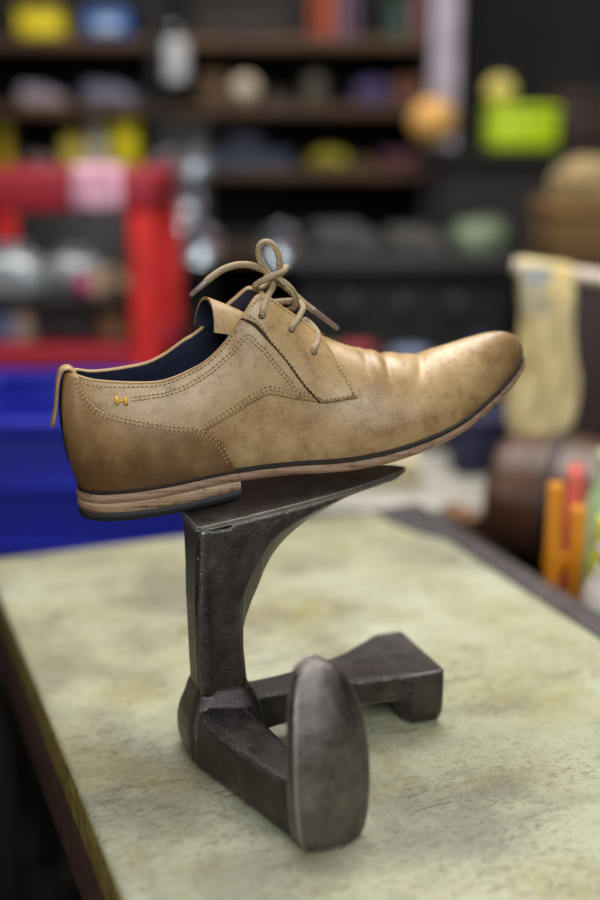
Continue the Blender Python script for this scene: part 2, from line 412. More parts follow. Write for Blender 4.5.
def slab(name, u_lo, u_hi, zt, zb, inset, mat, parent=shoe, round_=.0012, n=150, levels=5):
    """a layer of the sole: the outline between two heights, its edge slightly rounded"""
    sv = np.linspace(s_of_u(u_lo) if u_lo > -.11 else 0, s_of_u(u_hi) if u_hi < .219 else 1, n)
    rings = []
    for j in range(levels):
        h = j / (levels - 1); r = round_ * (2*h - 1) ** 4
        u, b = outline_at(sv, inset + r); z = zb(u) + (zt(u) - zb(u)) * h
        near = np.stack([u, -b, z], 1); far = np.stack([u, b, z], 1)[::-1]
        if u_hi >= .219: far = far[1:]
        if u_lo <= -.11: far = far[:-1]
        rings.append(np.concatenate([near, far]))
    m = MB(); L = len(rings[0]); vs = np.concatenate(rings); fs = []
    for j in range(levels - 1):
        for k in range(L): fs.append((j*L + k, j*L + (k+1) % L, (j+1)*L + (k+1) % L, (j+1)*L + k))
    for j in (0, levels - 1):        # close top and bottom by pairing near with far
        a0 = 0 if u_lo > -.11 else 1
        for i in range(n - 1):
            fi = lambda q: (L - 1 - q) if u_lo > -.11 else (L - q) % L
            q = [i, i + 1, fi(i + 1), fi(i)]
            q = [j*L + x for x in dict.fromkeys(q)]
            if len(q) >= 3: fs.append(tuple(q))
    return auto(link(name, vs.tolist(), fs, mat, parent, True, True, 1e-6), 40)
def heel_low(u): return pchip([-.12, -.095, -.056, 0, .01], [-.0150, -.0138, -.0105, -.0012, .001], u)
slab('welt', -.2, .3, lambda u: wf(u) + .0004, lambda u: wf(u) - .0028, .0004, M_welt)['label'] = 'dark welt strip above the sole edge'
slab('outsole', -.2, .3, lambda u: wf(u) - .0029, lambda u: wf(u) - .0088, 0., M_sole)
slab('heel_block', -.2, -.0005, lambda u: wf(u) - .0089, lambda u: heel_low(u) + .0062, .0004, M_stack)['label'] = 'scuffed stacked leather heel'
slab('heel_cap', -.2, .0, lambda u: heel_low(u) + .0061, lambda u: heel_low(u), .0010, M_rubber)['label'] = 'black rubber heel tip'
slab('insole', -.2, .09, lambda u: wf(u) + .0035, lambda u: wf(u) + .0006, .0055, M_lining)

def panel(name, grid, off, mat, joined=False, label=None, stain_left=False):
    """an overlay of leather on the skin. grid: (n, m, 2) of s, t; its cut edges are turned down to the skin"""
    n, m = grid.shape[:2]
    P = skin(grid[..., 0], grid[..., 1], off)
    e = np.zeros((n, m)); e[0, :] = e[-1, :] = 1; e[:, 0] = e[:, -1] = 1
    edge = skin(grid[..., 0], grid[..., 1], off * .80); P = np.where(e[..., None] > 0, edge, P)
    low = skin(grid[..., 0], grid[..., 1], -.0006)
    ring = [(i, 0) for i in range(n)] + [(n-1, j) for j in range(1, m)] + [(i, m-1) for i in range(n-2, -1, -1)] + [(0, j) for j in range(m-2, 0, -1)]
    outs = []; V_all, F_all = [], []
    for sg in (-1, 1):
        tt = grid[..., 1]; g = far_side(P, tt) if sg > 0 else P.copy(); g[..., 1] *= sg; v = g.reshape(-1, 3).tolist(); f = grid_faces(n, m, 0, sg > 0); k = len(v)
        lw = far_side(low, tt) if sg > 0 else low
        for (i, j) in ring: q = lw[i, j].copy(); q[1] *= sg; v.append(q.tolist())
        for a in range(len(ring)):
            b = (a + 1) % len(ring); ia = ring[a][0]*m + ring[a][1]; ib = ring[b][0]*m + ring[b][1]
            q = (ia, ib, k + b, k + a)
            f.append(q[::-1] if sg < 0 else q)
        if joined: kk = len(V_all); V_all += v; F_all += [tuple(x + kk for x in q) for q in f]
        else: outs.append(link(name, v, f, mat, shoe, True, True))
    if joined: outs.append(link(name, V_all, F_all, mat, shoe, True, True))
    for o in outs:
        o.data.materials.append(M_cut)          # the cut edge is stained dark
        zmax = n * m
        for p in o.data.polygons:
            vv = [x % (n*m + len(ring)) for x in p.vertices]
            if any(x >= zmax for x in vv) or (stain_left and all(x < zmax and x % m <= 1 for x in vv)): p.material_index = 1
        if label: o['label'] = label
    return outs
def lerp_curve(pts, q):
    p = np.asarray(pts, float); c = np.concatenate([[0], np.cumsum(np.linalg.norm(np.diff(p, axis=0) * [1, .5], axis=1))])
    return np.stack([pchip(c, p[:, 0], np.asarray(q) * c[-1]), pchip(c, p[:, 1], np.asarray(q) * c[-1])], -1)
# quarter
sq = np.linspace(.0, .5064, 120); lo_q = pchip([0, .16, .2876, .3419, .3963, .4549, .5064], [.40, .40, .4482, .4700, .4450, .4260, .4281], sq)
Gq = np.stack([np.repeat(sq[:, None], 40, 1), lo_q[:, None] + (.994 - lo_q[:, None]) * np.linspace(0, 1, 40)], -1)
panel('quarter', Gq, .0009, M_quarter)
# heel counter
scn = np.concatenate([np.linspace(0, .0801, 14), np.linspace(.0801, .3376, 110)[1:]])
hi_c = pchip([0, .0785, .0858, .0987, .113, .1402, .1917, .24, .279, .3047, .3219, .3340, .3376], [.992, .992, .903, .8161, .7391, .6856, .6221, .5550, .4649, .3478, .2107, .06, .006], scn)
Gc = np.stack([np.repeat(scn[:, None], 44, 1), hi_c[:, None] * np.linspace(.0, 1, 44)], -1)
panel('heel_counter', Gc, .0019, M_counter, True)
# lace facing
q = np.linspace(0, 1, 60)
left = lerp_curve([(.3800, .985), (.3960, .85), (.4134, .7291), (.4535, .6154), (.4835, .5017), (.5064, .4281)], q)
right = lerp_curve([(.4100, .996), (.4300, .996), (.4778, .996), (.5200, .975), (.5436, .8863), (.5637, .7458), (.5780, .6087), (.5880, .4749)], q)
w = np.linspace(0, 1, 34)[None, :, None]
panel('lace_facing', left[:, None, :] * (1 - w) + right[:, None, :] * w, .0030, M_quarter, stain_left=True)

# stitching
def dashes(m, pts, off, side, step=.0030, length=.0020, r=.00034, shift=0.):
    groove = GR
    st = lerp_curve(pts, np.linspace(0, 1, 400)); P = skin(st[:, 0], st[:, 1], off); P = far_side(P, st[:, 1]) if side > 0 else P; Nn = wallN(st[:, 0], st[:, 1])
    a = np.concatenate([[0], np.cumsum(np.linalg.norm(np.diff(P, axis=0), axis=1))])
    ip = lambda A, x: np.array([np.interp(x, a, A[:, j]) for j in range(3)])
    if groove is not None:
        b_ = np.cross(Nn, np.gradient(P, axis=0)); b_ /= np.linalg.norm(b_, axis=1, keepdims=True); Q = P + b_ * shift
        for sl in (1, -1): pass
        up_ = Nn * .00012; sd = b_ * .00042
        A = [(Q - sd), (Q + up_), (Q + sd)]
        vv = np.stack(A, 1); vv[..., 1] *= side; groove.add(vv.reshape(-1, 3).tolist(), grid_faces(len(Q), 3))
    x = step * .5
    while x < a[-1] - length:
        p0, p1 = ip(P, x - length/2), ip(P, x + length/2); n = ip(Nn, x); t = (p1 - p0) / np.linalg.norm(p1 - p0); b = np.cross(n, t)
        c = (p0 + p1) / 2 + b * shift; hl = length / 2
        sec = []
        for e, k in ((-1, .35), (-.6, 1), (.6, 1), (1, .35)):
            sec.append([c + t*e*hl + (b*math.cos(q) * 1.25 + n*math.sin(q)) * r * k for q in (0, math.pi/3, 2*math.pi/3, math.pi, 4*math.pi/3, 5*math.pi/3)])
        sec = [[(float(p[0]), float(p[1]) * side, float(p[2])) for p in rr] for rr in sec]
        m.loft(sec); x += step
ST_top = [(.0815, .945), (.1216, .945), (.1731, .955), (.226, .962), (.2804, .966), (.3305, .966), (.370, .964)]
ST_dec = [(.1688, .8595), (.2217, .8896), (.269, .893), (.3205, .905), (.365, .880), (.3848, .84), (.4034, .709), (.432, .592), (.4592, .515), (.475, .442)]
ST_low = [(.2876, .472), (.3419, .496), (.3963, .470), (.4549, .451), (.498, .452)]
ST_cnt = [(.0690, .950), (.0770, .880), (.0900, .785), (.1060, .705), (.1340, .655), (.1917, .590), (.24, .523), (.2740, .434), (.2980, .325), (.3140, .200), (.3260, .05)]
ST_fl = [(.3900, .955), (.4030, .845), (.4210, .720), (.4600, .606), (.4890, .497), (.509, .445)]
ST_fb = [(.512, .447), (.54, .462), (.565, .477), (.582, .487)]
ST_fr = [(.4000, .955), (.4180, .965), (.4500, .968), (.4900, .962), (.5180, .930), (.5360, .850), (.5560, .722), (.5710, .598), (.5810, .490)]
for side in (-1, 1):
    m = MB(); GR = MB()
    dashes(m, ST_top, .0010, side); dashes(m, ST_dec, .0010, side); dashes(m, ST_dec, .0010, side, shift=.0022)
    dashes(m, ST_low, .0010, side); dashes(m, ST_low, .0010, side, shift=-.0022)
    dashes(m, ST_cnt, .0020, side); dashes(m, ST_cnt, .0020, side, shift=-.0024)
    dashes(m, ST_fl, .00312, side); dashes(m, ST_fb, .00312, side); dashes(m, ST_fr, .00312, side)
    m.build('stitching', M_thread, shoe); GR.build('seam_line', M_groove, shoe)
    for s0 in (.1445, .1590):        # two short gold bars
        p = skin(np.array([s0, s0]), np.array([.790, .862]), .0016); p = far_side(p, np.array([.79, .862])) if side > 0 else p; p[:, 1] *= side
        m = MB(); m.tube([p[0], p[0]*.7 + p[1]*.3 + np.array([0, side*.0004, 0]), p[0]*.3 + p[1]*.7 + np.array([0, side*.0004, 0]), p[1]], [.0009, .0016, .0016, .0009], 10)
        m.build('gold_stitch', M_gold, shoe)
    p = skin(np.array([.151, .153]), np.array([.826, .826]), .0012); p = far_side(p, .826) if side > 0 else p; p[:, 1] *= side
    MB().tube([p[0] - (p[1]-p[0])*2, p[1] + (p[1]-p[0])*2], .0008, 8).build('gold_stitch', M_gold, shoe)
    # eyelets punched through the facing
    for (se, te) in ((.4130, .8480), (.4730, .8300), (.5090, .7324)):
        p = skin(np.array(se), np.array(te), .0029); n = wallN(np.array(se), np.array(te)); p = Vector(p); n = Vector(n); p.y *= side; n.y *= side
        Mx = Matrix.Translation(p) @ n.to_track_quat('Z', 'Y').to_matrix().to_4x4()
        MB().lathe([(.0014, -.0004), (.0022, -.0001), (.0024, .0002), (.0020, .0004), (.0015, .0002)], 20, M=Mx).build('eyelet', M_dark, shoe)

# tongue: an arched flap under the facings
TC = catmull([(.080, .0915), (.060, .0985), (.040, .1080), (.020, .1180), (.004, .1260), (-.008, .1315), (-.0155, .1345)], 40)
V_ = []; nv = 25
for lay in (0, 1):
    for i, (u, wv) in enumerate(TC):
        k = i / 39; half = R(64 + 20*k); hw = .0150 + .0030*k; hh = .012 + .015*k; t = np.gradient(TC, axis=0)[i]; t = t / np.hypot(*t); up = np.array([-t[1], t[0]])
        if up[1] < 0: up = -up
        for j in range(nv):
            a = -half + 2*half*j/(nv-1)
            d = -hh * (1 - math.cos(a)) - .0022*lay*math.cos(a); x = (hw - .0022*lay)*math.sin(a)
            back = (.0045 * math.sin(a) + .001) * k * k
            V_.append((u + up[0]*d*(1 - .75*k) - back*.9, x, wv + up[1]*d + .2*abs(back)))
n1 = 40*nv
F_ = grid_faces(40, nv, 0) + grid_faces(40, nv, n1, True)
for i in range(39):
    for j in (0, nv-1): F_.append((i*nv+j, (i+1)*nv+j, n1+(i+1)*nv+j, n1+i*nv+j))
for j in range(nv-1): F_.append((39*nv+j, 39*nv+j+1, n1+39*nv+j+1, n1+39*nv+j))
tong = link('tongue', V_, F_, M_quarter, shoe, True, True)
tong.data.materials.append(M_lining)
for p in tong.data.polygons:
    if all(v >= n1 for v in p.vertices): p.material_index = 1
auto(tong, 50)

# heel pull tab
TP = catmull([(-.1065, .0790), (-.1075, .0855), (-.1115, .0897), (-.1160, .0888), (-.1187, .0830), (-.1203, .0740), (-.1215, .0640), (-.1232, .0555), (-.1248, .0500)], 50)
rings = []
for i, (u, wv) in enumerate(TP):
    t = np.gradient(TP, axis=0)[i]; t /= np.hypot(*t); n = np.array([-t[1], t[0]]); hw = .0072 * (1 - .35 * max(0, (i - 44) / 5) ** 2); th = .0011
    ring = []
    for (a, b) in ((-1, -.6), (-.9, -1), (.9, -1), (1, -.6), (1, .6), (.9, 1), (-.9, 1), (-1, .6)):
        ring.append((u + n[0]*b*th, a*hw, wv + n[1]*b*th))
    rings.append(ring)
MB().loft(rings).build('pull_tab', M_quarter, shoe)

# laces
LACE = dict(
 strandA=[(0.0187, -0.0200, 0.1215), (0.0180, -0.0235, 0.1255), (0.0206, -0.0190, 0.1316), (0.0249, -0.0120, 0.1367), (0.0291, -0.0060, 0.1413), (0.0286, -0.0020, 0.1457), (0.0260, 0.0020, 0.1481)],
 wrap=[(0.0403, 0.0020, 0.1532), (0.0367, -0.0050, 0.1512), (0.0313, -0.0075, 0.1495), (0.0254, -0.0080, 0.1470), (0.0200, -0.0060, 0.1443), (0.0173, -0.0020, 0.1412), (0.0200, 0.0040, 0.1386), (0.0258, 0.0080, 0.1390), (0.0309, 0.0085, 0.1420), (0.0364, 0.0080, 0.1466), (0.0405, 0.0060, 0.1507), (0.0403, 0.0020, 0.1532)],
 loop=[(0.0314, 0.0010, 0.1446), (0.0272, 0.0010, 0.1495), (0.0221, 0.0000, 0.1573), (0.0204, 0.0000, 0.1635), (0.0213, -0.0010, 0.1690), (0.0255, -0.0010, 0.1710), (0.0302, -0.0020, 0.1689), (0.0335, -0.0030, 0.1635), (0.0345, -0.0030, 0.1573), (0.0348, 0.0000, 0.1508), (0.0326, 0.0030, 0.1450)],
 left=[(0.0305, 0.0030, 0.1437), (0.0269, 0.0030, 0.1500), (0.0209, 0.0010, 0.1531), (0.0137, 0.0000, 0.1555), (0.0051, -0.0010, 0.1558), (-0.0042, -0.0020, 0.1534), (-0.0122, -0.0040, 0.1491), (-0.0173, -0.0050, 0.1456)],
 strandB=[(0.0282, -0.0040, 0.1487), (0.0334, -0.0060, 0.1460), (0.0388, -0.0070, 0.1419), (0.0433, -0.0060, 0.1368), (0.0462, -0.0030, 0.1307), (0.0467, 0.0020, 0.1252), (0.0450, 0.0110, 0.1220), (.0420, .0195, .1165), (.0395, .0185, .1116)],
 right=[(0.0312, 0.0030, 0.1451), (0.0393, 0.0040, 0.1398), (0.0464, 0.0040, 0.1340), (0.0534, 0.0030, 0.1276), (0.0604, 0.0020, 0.1219)],
 E2=[(0.0395, -0.0175, 0.1105), (0.0385, -0.0210, 0.1142), (0.0418, -0.0180, 0.1170), (0.0467, -0.0125, 0.1216), (0.0502, -0.0070, 0.1256), (0.0495, -0.0010, 0.1283), (0.0450, 0.0080, 0.1285), (0.0320, 0.0160, 0.1270), (.0225, .0205, .1270), (.0187, .0200, .1215)],
 E3=[(0.0541, -0.0215, 0.0950), (0.0532, -0.0245, 0.0989), (0.0572, -0.0190, 0.1027), (0.0593, -0.0135, 0.1073), (0.0581, -0.0070, 0.1113), (0.0556, 0.0000, 0.1145), (0.0550, 0.0090, 0.1140), (0.0560, 0.0170, 0.1060), (.0532, .0245, .0989), (.0541, .0215, .0950)],
)
lace = thing('laces', '', 'x'); del lace['label']; del lace['category']; lace.parent = shoe; lace.name = 'laces'
for k, pts in LACE.items():
    path = catmull(pts, 70); r = .00225 if k != 'left' else .0024
    MB().tube(path.tolist(), r, 14).build('lace_strand', M_lace, lace)
for p0, p1 in (((-0.0158, -0.0049, 0.1467), (-0.0286, -0.0060, 0.1363)), ((0.0592, 0.0020, 0.1230), (0.0782, 0.0010, 0.1086))):
    p0, p1 = Vector(p0), Vector(p1)
    MB().tube([p0, p0.lerp(p1, .04), p0.lerp(p1, .5), p0.lerp(p1, .93), p1], [.0021, .0023, .0019, .0017, .0011], 14).build('aglet', M_aglet, lace)
# ---------------------------------------------------------------- the shoe last (three-armed cobbler's stand)
M_iron = cast_iron('cast_iron')
M_iron_face = cast_iron('rubbed_iron', (126, 119, 116), (215, 210, 205), .88, (.24, .40))
LAST_YAW = R(20)
LAST_AT = (-0.06614, 0.7550, 0.75)
last = thing('shoe_last', 'dark cast iron three-armed shoe last standing on the worn cream bench', 'shoe last', LAST_AT, LAST_YAW)
W_TOP = .075
def ztop(a): return .1708 + .15*a - .3*a*a
def plate_half(a):      # near edge offset and far edge offset of the big sole plate
    near = pchip([-.002, .0, .03, .06, .09, .115, .135, .150, .160, .166], [.004, .001, .0, .001, .005, .011, .0175, .0240, .0300, .0365], a)
    far = pchip([-.002, .0, .03, .06, .09, .115, .135, .150, .160, .166], [.070, .073, .074, .075, .074, .069, .0610, .0530, .0465, .0385], a)
    return near, far
m = MB()
rings = []
for a in np.concatenate([np.linspace(-.002, .15, 40), np.linspace(.15, .166, 14)[1:]]):
    n, f = plate_half(a); z = ztop(a); th = .0034
    mid = (n + f) / 2; hw = (f - n) / 2
    ring = [(a, mid + hw*x, z + .0004*(1 - x*x) * min(1, hw/.03)) for x in np.linspace(-1, 1, 13)]
    ring += [(a, mid + hw*x, z - th) for x in np.linspace(1, -1, 13)]
    rings.append(ring)
m.loft(rings); bevelled(auto(m.build('sole_plate', M_iron_face, last)), .0012, 2)['label'] = 'large sole-shaped plate on top of the upright arm'
# body: upright, web under the plate, hub and the two lying arms, cast in one piece
m = MB()
def rect(z, a0, a1, o0, o1, c=.006):
    return [(a0 + c, o0, z), (a1 - c, o0, z), (a1, o0 + c, z), (a1, o1 - c, z), (a1 - c, o1, z), (a0 + c, o1, z), (a0, o1 - c, z), (a0, o0 + c, z)]
m.loft([rect(.012, -.004, .036, .0, .036), rect(.05, -.002, .0335, .0, .035), rect(.08, -.0025, .0310, .0, .036), rect(.115, -.003, .0318, .0, .038), rect(.135, -.002, .0355, .0, .041), rect(.150, -.001, .044, .0, .046), rect(.160, .0, .054, .0, .052), rect(.1682, .0, .064, .0002, .060)])
rings = []
for a in np.linspace(.022, .158, 30):
    n, f = plate_half(a); zt = ztop(a) - .003
    z1 = pchip([.02, .0386, .0523, .0776, .1145, .158], [.105, .1435, .1590, .1705, .1795, .1850], a - .002)
    z2 = pchip([.02, .031, .035, .040, .0455, .053, .070, .096, .130, .158], [.04, .075, .092, .106, .118, .135, .153, .166, .1765, .1835], a)
    z1 = min(z1, zt - .002); z2 = min(z2, zt - .0035); k = min(.016, (f - n) * .3)
    rings.append([(a, n + .0001, zt), (a, n + .0002, z1), (a, n + k, z2), (a, f - k, z2), (a, f - .001, z1), (a, f - .0005, zt)])
m.loft(rings)
# raised rib down the near face of the upright
m.loft([rect(.05, -.002, .0065, -.0022, .004, .0015), rect(.10, -.003, .0055, -.0020, .004, .0015), rect(.168, .0002, .0060, -.0002, .004, .0010)])
# hub
def oval(z, a0, a1, o0, o1, e=.42, n=36):
    r = []
    for i in range(n):
        t = 2*math.pi*i/n; x, y = math.cos(t), math.sin(t)
        r.append(((a0+a1)/2 + (a1-a0)/2 * math.copysign(abs(x)**e, x), (o0+o1)/2 + (o1-o0)/2 * math.copysign(abs(y)**e, y), z))
    return r
m.loft([oval(.0005, -.007, .036, -.0095, .036), oval(.004, -.0102, .039, -.0125, .040), oval(.012, -.0120, .041, -.0130, .042), oval(.022, -.0120, .042, -.0120, .043), oval(.031, -.0100, .041, -.0090, .042), oval(.040, -.0062, .039, -.0050, .040), oval(.050, -.003, .036, -.0005, .038)])
# arm toward the small plate
def to_local(p):
    d = Vector((p[0] - LAST_AT[0], p[1] - LAST_AT[1], 0)); c, s = math.cos(LAST_YAW), math.sin(LAST_YAW)
    return Vector((d.x*c + d.y*s, -d.x*s + d.y*c, 0))
PB = to_local((.0170, .6585)); nB = Vector((.50, -.866, 0)); hB = Vector((.866, .50, 0))
c, s = math.cos(LAST_YAW), math.sin(LAST_YAW); rot = lambda d: Vector((d.x*c + d.y*s, -d.x*s + d.y*c, 0))
nB = rot(nB); hB = rot(hB)
Ls, Rs = Vector((-.0095, -.0105, 0)), Vector((.036, .010, 0))
Le, Re = PB - hB * .0205 - nB * .003, PB + hB * .0120 - nB * .003
rings = []
for k in np.linspace(0, 1, 18):
    kk = k ** .8
    lft = Ls.lerp(Le, k); rgt = Rs.lerp(Re, kk); top = .0425 - .0065 * math.sin(k * math.pi * .8) + .0015 * k; bot = .0005 + .0015 * math.sin(k * math.pi)
    ring = []
    for (x, z) in ((0, .10), (.06, 0), (.94, 0), (1, .10), (.97, .70), (.80, .92), (.12, 1.0), (.02, .96)):
        p = lft.lerp(rgt, x); ring.append((p.x, p.y, bot + (top - bot) * z))
    rings.append(ring)
m.loft(rings)
# arm toward the heel plate: flat on top, spreading to its end
rings = []
for a in np.linspace(.015, .176, 24):
    o0 = pchip([.0, .04, .10, .14, .176], [.003, .001, -.001, -.0050, -.0088], a); o1 = pchip([.0, .04, .08, .12, .146, .158, .176], [.030, .027, .032, .046, .0620, .0685, .0690], a)
    top = .0425 + .0010 * (a / .17); bot = pchip([.0, .05, .1, .14, .176], [.006, .014, .020, .0215, .018], a); r = .0022
    rings.append([(a, o0 + r, top), (a, o0, top - r), (a, o0 + .003, bot), (a, o1 - .003, bot), (a, o1, top - r), (a, o1 - r, top)])
m.loft(rings)
# its end: a thick heel shape standing on the bench
rings = []
for a, g in ((.1490, -.010), (.1525, -.0035), (.1570, 0), (.1780, 0), (.1805, -.0015)):
    cen = .030; hw = .0385 + g
    rings.append([(a, cen + hw*x, max(.0003, .0436*z - g*1.2*(1 - z))) for x, z in ((-1, 1), (1, 1), (1, .5), (.98, .22), (.90, .07), (.72, 0), (0, 0), (-.72, 0), (-.90, .07), (-.98, .22), (-1, .5))])
m.loft(rings)
body = m.build('cast_body', M_iron, last)
rm = body.modifiers.new('cast', 'REMESH'); rm.mode = 'VOXEL'; rm.voxel_size = .0011; rm.use_smooth_shade = True
sm = body.modifiers.new('soften', 'SMOOTH'); sm.factor = .5; sm.iterations = 5
# small sole plate standing on its heel at the end of the other arm
m = MB()
zs = [0, .004, .012, .025, .04, .055, .07, .083, .094, .103, .110, .1145, .1170]
hw_ = [.0190, .0220, .0242, .0258, .0266, .0266, .0258, .0242, .0218, .0185, .0142, .0090, .0030]
zz = np.concatenate([np.linspace(0, .1, 26), np.linspace(.1, .1170, 14)[1:]])
rings = []
for z in zz:
    h = float(pchip(zs, hw_, z)); th = .0075 * (1 - .35 * (z / .117)); dome = .0055 * min(1, h / .02)
    lean = .008 * (z / .117) ** 2 + .016 * (z / .117) ** 5
    ring = []
    xs = np.linspace(-1, 1, 15)
    for x in xs:
        p = PB + hB * (h*x + .002*(z/.117)) + nB * (th + dome * (1 - abs(x) ** 2.4) - lean); ring.append((p.x, p.y, z*.955 + .0004))
    for x in xs[::-1]:
        p = PB + hB * (h*x + .002*(z/.117)) + nB * (-.004 - lean); ring.append((p.x, p.y, z*.955 + .0004))
    rings.append(ring)
m.loft(rings)
sp = m.build('small_sole_plate', M_iron_face, last); bevelled(auto(sp, 50), .0010, 2); sp['label'] = 'smaller sole-shaped plate standing upright, its rounded face rubbed bare'

# ---------------------------------------------------------------- the bench the last stands on
M_top = worn_paint('worn_cream_paint')
M_olive = wood('olive_edge', (158, 138, 70), (84, 68, 34), (2, 40, 40))
M_brown = wood('dark_brown_board', (92, 60, 48), (50, 34, 28), (2, 30, 30))
M_zinc = plain('dull_zinc', (90, 84, 86), .5, .35, .35, 40)
BENCH_YAW = R(21.5)
bench = thing('workbench', 'worn cream painted workbench top with dark side board carrying the shoe last', 'workbench', (-.2030, .8550, 0), BENCH_YAW)
X1, Y0, Y1 = .496, -.66, .332
m = MB().box(0, X1, Y0, Y1, .712, .75, .005, 3); top = m.build('table_top', M_top, bench); auto(top, 50)
top.data.materials.append(M_olive)
for p in top.data.polygons:
    if p.normal.z < .6: p.material_index = 1
for nme, a in (('apron', (.003, .030, Y0 + .01, Y1 - .01)), ('apron', (X1 - .030, X1 - .006, Y0 + .01, Y1 - .01)), ('apron', (.030, X1 - .030, Y1 - .034, Y1 - .012)), ('apron', (.030, X1 - .030, Y0 + .012, Y0 + .034))):
    MB().box(*a, .648, .7118, .002).build(nme, M_brown, bench)
for x in (.14, X1 - .087):
    for y in (Y0 + .036, Y1 - .091): MB().box(x, x + .055, y, y + .055, 0, .7115, .003).build('leg', M_brown, bench)
m = MB(); m.box(X1 - .026, X1 + .004, Y0, Y1 + .003, .7505, .7535, .001); m.box(X1 + .0005, X1 + .004, Y0, Y1 + .003, .712, .7505, .001)
m.build('edge_strip', M_zinc, bench)['label'] = 'grey metal angle strip along the bench edge'
m = MB(); zt = .7507
pl = [(X1 - .026, Y1), (X1 - .058, Y1), (X1 - .054, Y1 - .05), (X1 - .040, Y1 - .100), (X1 - .026, Y1 - .112)]
m.loft([[(x, y, zt) for x, y in pl], [(x, y, zt + .0022) for x, y in pl]]); auto(m.build('corner_plate', M_zinc, bench))
# ---------------------------------------------------------------- the workshop behind
_mats = {}
def paint(rgb, rough=.5, metal=0., coat=0., var=.22):
    k = (rgb, rough, metal, coat)
    if k not in _mats: _mats[k] = plain('paint_%02x%02x%02x_%d' % (*rgb, len(_mats)), rgb, rough, metal, var, 22, coat)
    return _mats[k]
M_shelf = wood('shelf_wood', (96, 67, 42), (52, 38, 26), (3, 20, 20))
M_darkwood = wood('dark_wood', (26, 21, 18), (13, 11, 10), (3, 14, 14), .8)
M_red = plain('red_enamel', (206, 20, 12), .62, 0., .2, 14)
M_crimson = plain('crimson_enamel', (160, 22, 40), .6, 0., .2, 14)
M_blue = plain('blue_plastic', (18, 32, 164), .6, 0., .14, 9)
M_black = plain('black_machine_paint', (13, 13, 14), .75, 0., .3, 12)
M_steel = plain('bright_steel', (200, 206, 212), .16, 1., .1, 30)

# room shell
XL, XR, YB, YF, ZC = -2.3, 2.1, 3.62, -1.7, 2.75
M_wall = plain('dark_wall', (32, 30, 30), .85, 0., .25, 3, bumps=.2)
M_floor = plain('dark_concrete', (32, 30, 28), .7, 0., .3, 4, bumps=.2)
M_ceil = plain('grey_ceiling', (70, 68, 64), .9, 0., .15, 3)
for nme, b_, mt in (('floor', (XL, XR, YF, YB, -.06, 0), M_floor), ('ceiling', (XL, XR, YF, YB, ZC, ZC + .06), M_ceil), ('wall_back', (XL, XR, YB, YB + .06, 0, ZC), M_wall),
                   ('wall_left', (XL - .06, XL, YF, YB, 0, ZC), M_wall), ('wall_right', (XR, XR + .06, YF, YB, 0, ZC), M_wall), ('wall_front', (XL, XR, YF - .06, YF, 0, ZC), M_wall)):
    structure(MB().box(*b_).build(nme, mt, None, False))

def carton(name, label, cat, p, w, d, h, mat, rz=0., lid=None, group=None, r=.006, patch=None):
    """box with a lid and, if patch, a paper label; p: middle of its base"""
    t = thing(name, label, cat, p, rz, group)
    hl = h * .24 if lid else 0
    MB().box(-w/2, w/2, -d/2, d/2, 0, h - hl, r).build('body', mat, t)
    if lid: MB().box(-w/2 - .003, w/2 + .003, -d/2 - .003, d/2 + .003, h - hl + .0005, h, r).build('lid', lid, t)
    if patch: MB().box(-w*.28, w*.28, -d/2 - .004, -d/2 - .0005, h*.2, h*.62, .0004).build('paper_label', patch, t)
    return t
def book(label, p, w, d, h, mat, group='books and files on the top shelf', rz=0.):
    t = thing('book', label, 'book', p, rz, group)
    m = MB(); m.box(-w/2, -w/2 + .003, -d/2, d/2, 0, h); m.box(w/2 - .003, w/2, -d/2, d/2, 0, h); m.box(-w/2, w/2, -d/2, -d/2 + .003, 0, h); m.build('cover', mat, t, False)
    MB().box(-w/2 + .0035, w/2 - .0035, -d/2 + .0035, d/2 - .004, .004, h - .004).build('pages', paint((210, 200, 178), .8), t, False)
    return t
def jar(name, label, cat, p, r, h, mat, capm, group=None, neck=.6):
    t = thing(name, label, cat, p, 0, group)
    MB().lathe([(r*.92, 0), (r, h*.04), (r, h*.66), (r*.93, h*.74), (r*neck, h*.80), (r*neck, h*.84)], 28).build('body', mat, t)
    MB().lathe([(r*neck*1.12, h*.842), (r*neck*1.14, h*.86), (r*neck*1.12, h*.98), (r*neck, h)], 28).build('cap', capm, t)
    return t
def spool(label, p, r, h, mat, group=None):
    t = thing('thread_spool', label, 'thread spool', p, 0, group)
    MB().lathe([(r*.85, .0), (r*.9, h*.05), (r*.5, h*.08), (r*.42, h*.93), (r*.5, h*.96), (r*.5, h)], 28).build('core', paint((150, 140, 120)), t)
    m = MB(); m.lathe([(r*.6, h*.085)] + [(r * (1 - .22 * k/14) * (1 + .012 * (k % 2)), h * (.09 + .8 * k/14)) for k in range(15)] + [(r*.5, h*.90)], 32); m.build('thread', mat, t)
    return t
def ball(label, cat, name, p, r, mat, sq=1.):
    m = MB(); m.lathe([(r * math.sin(math.pi*k/20) + 1e-4, r*sq * (1 - math.cos(math.pi*k/20))) for k in range(21)], 32)
    # wound thread grooves
    m.v = [(x * (1 + .02*math.sin(60*z/r + 3*math.atan2(y, x))), y * (1 + .02*math.sin(60*z/r + 3*math.atan2(y, x))), z) for x, y, z in m.v]
    o = m.build(name, mat); o.location = p; return tag(o, label, cat)
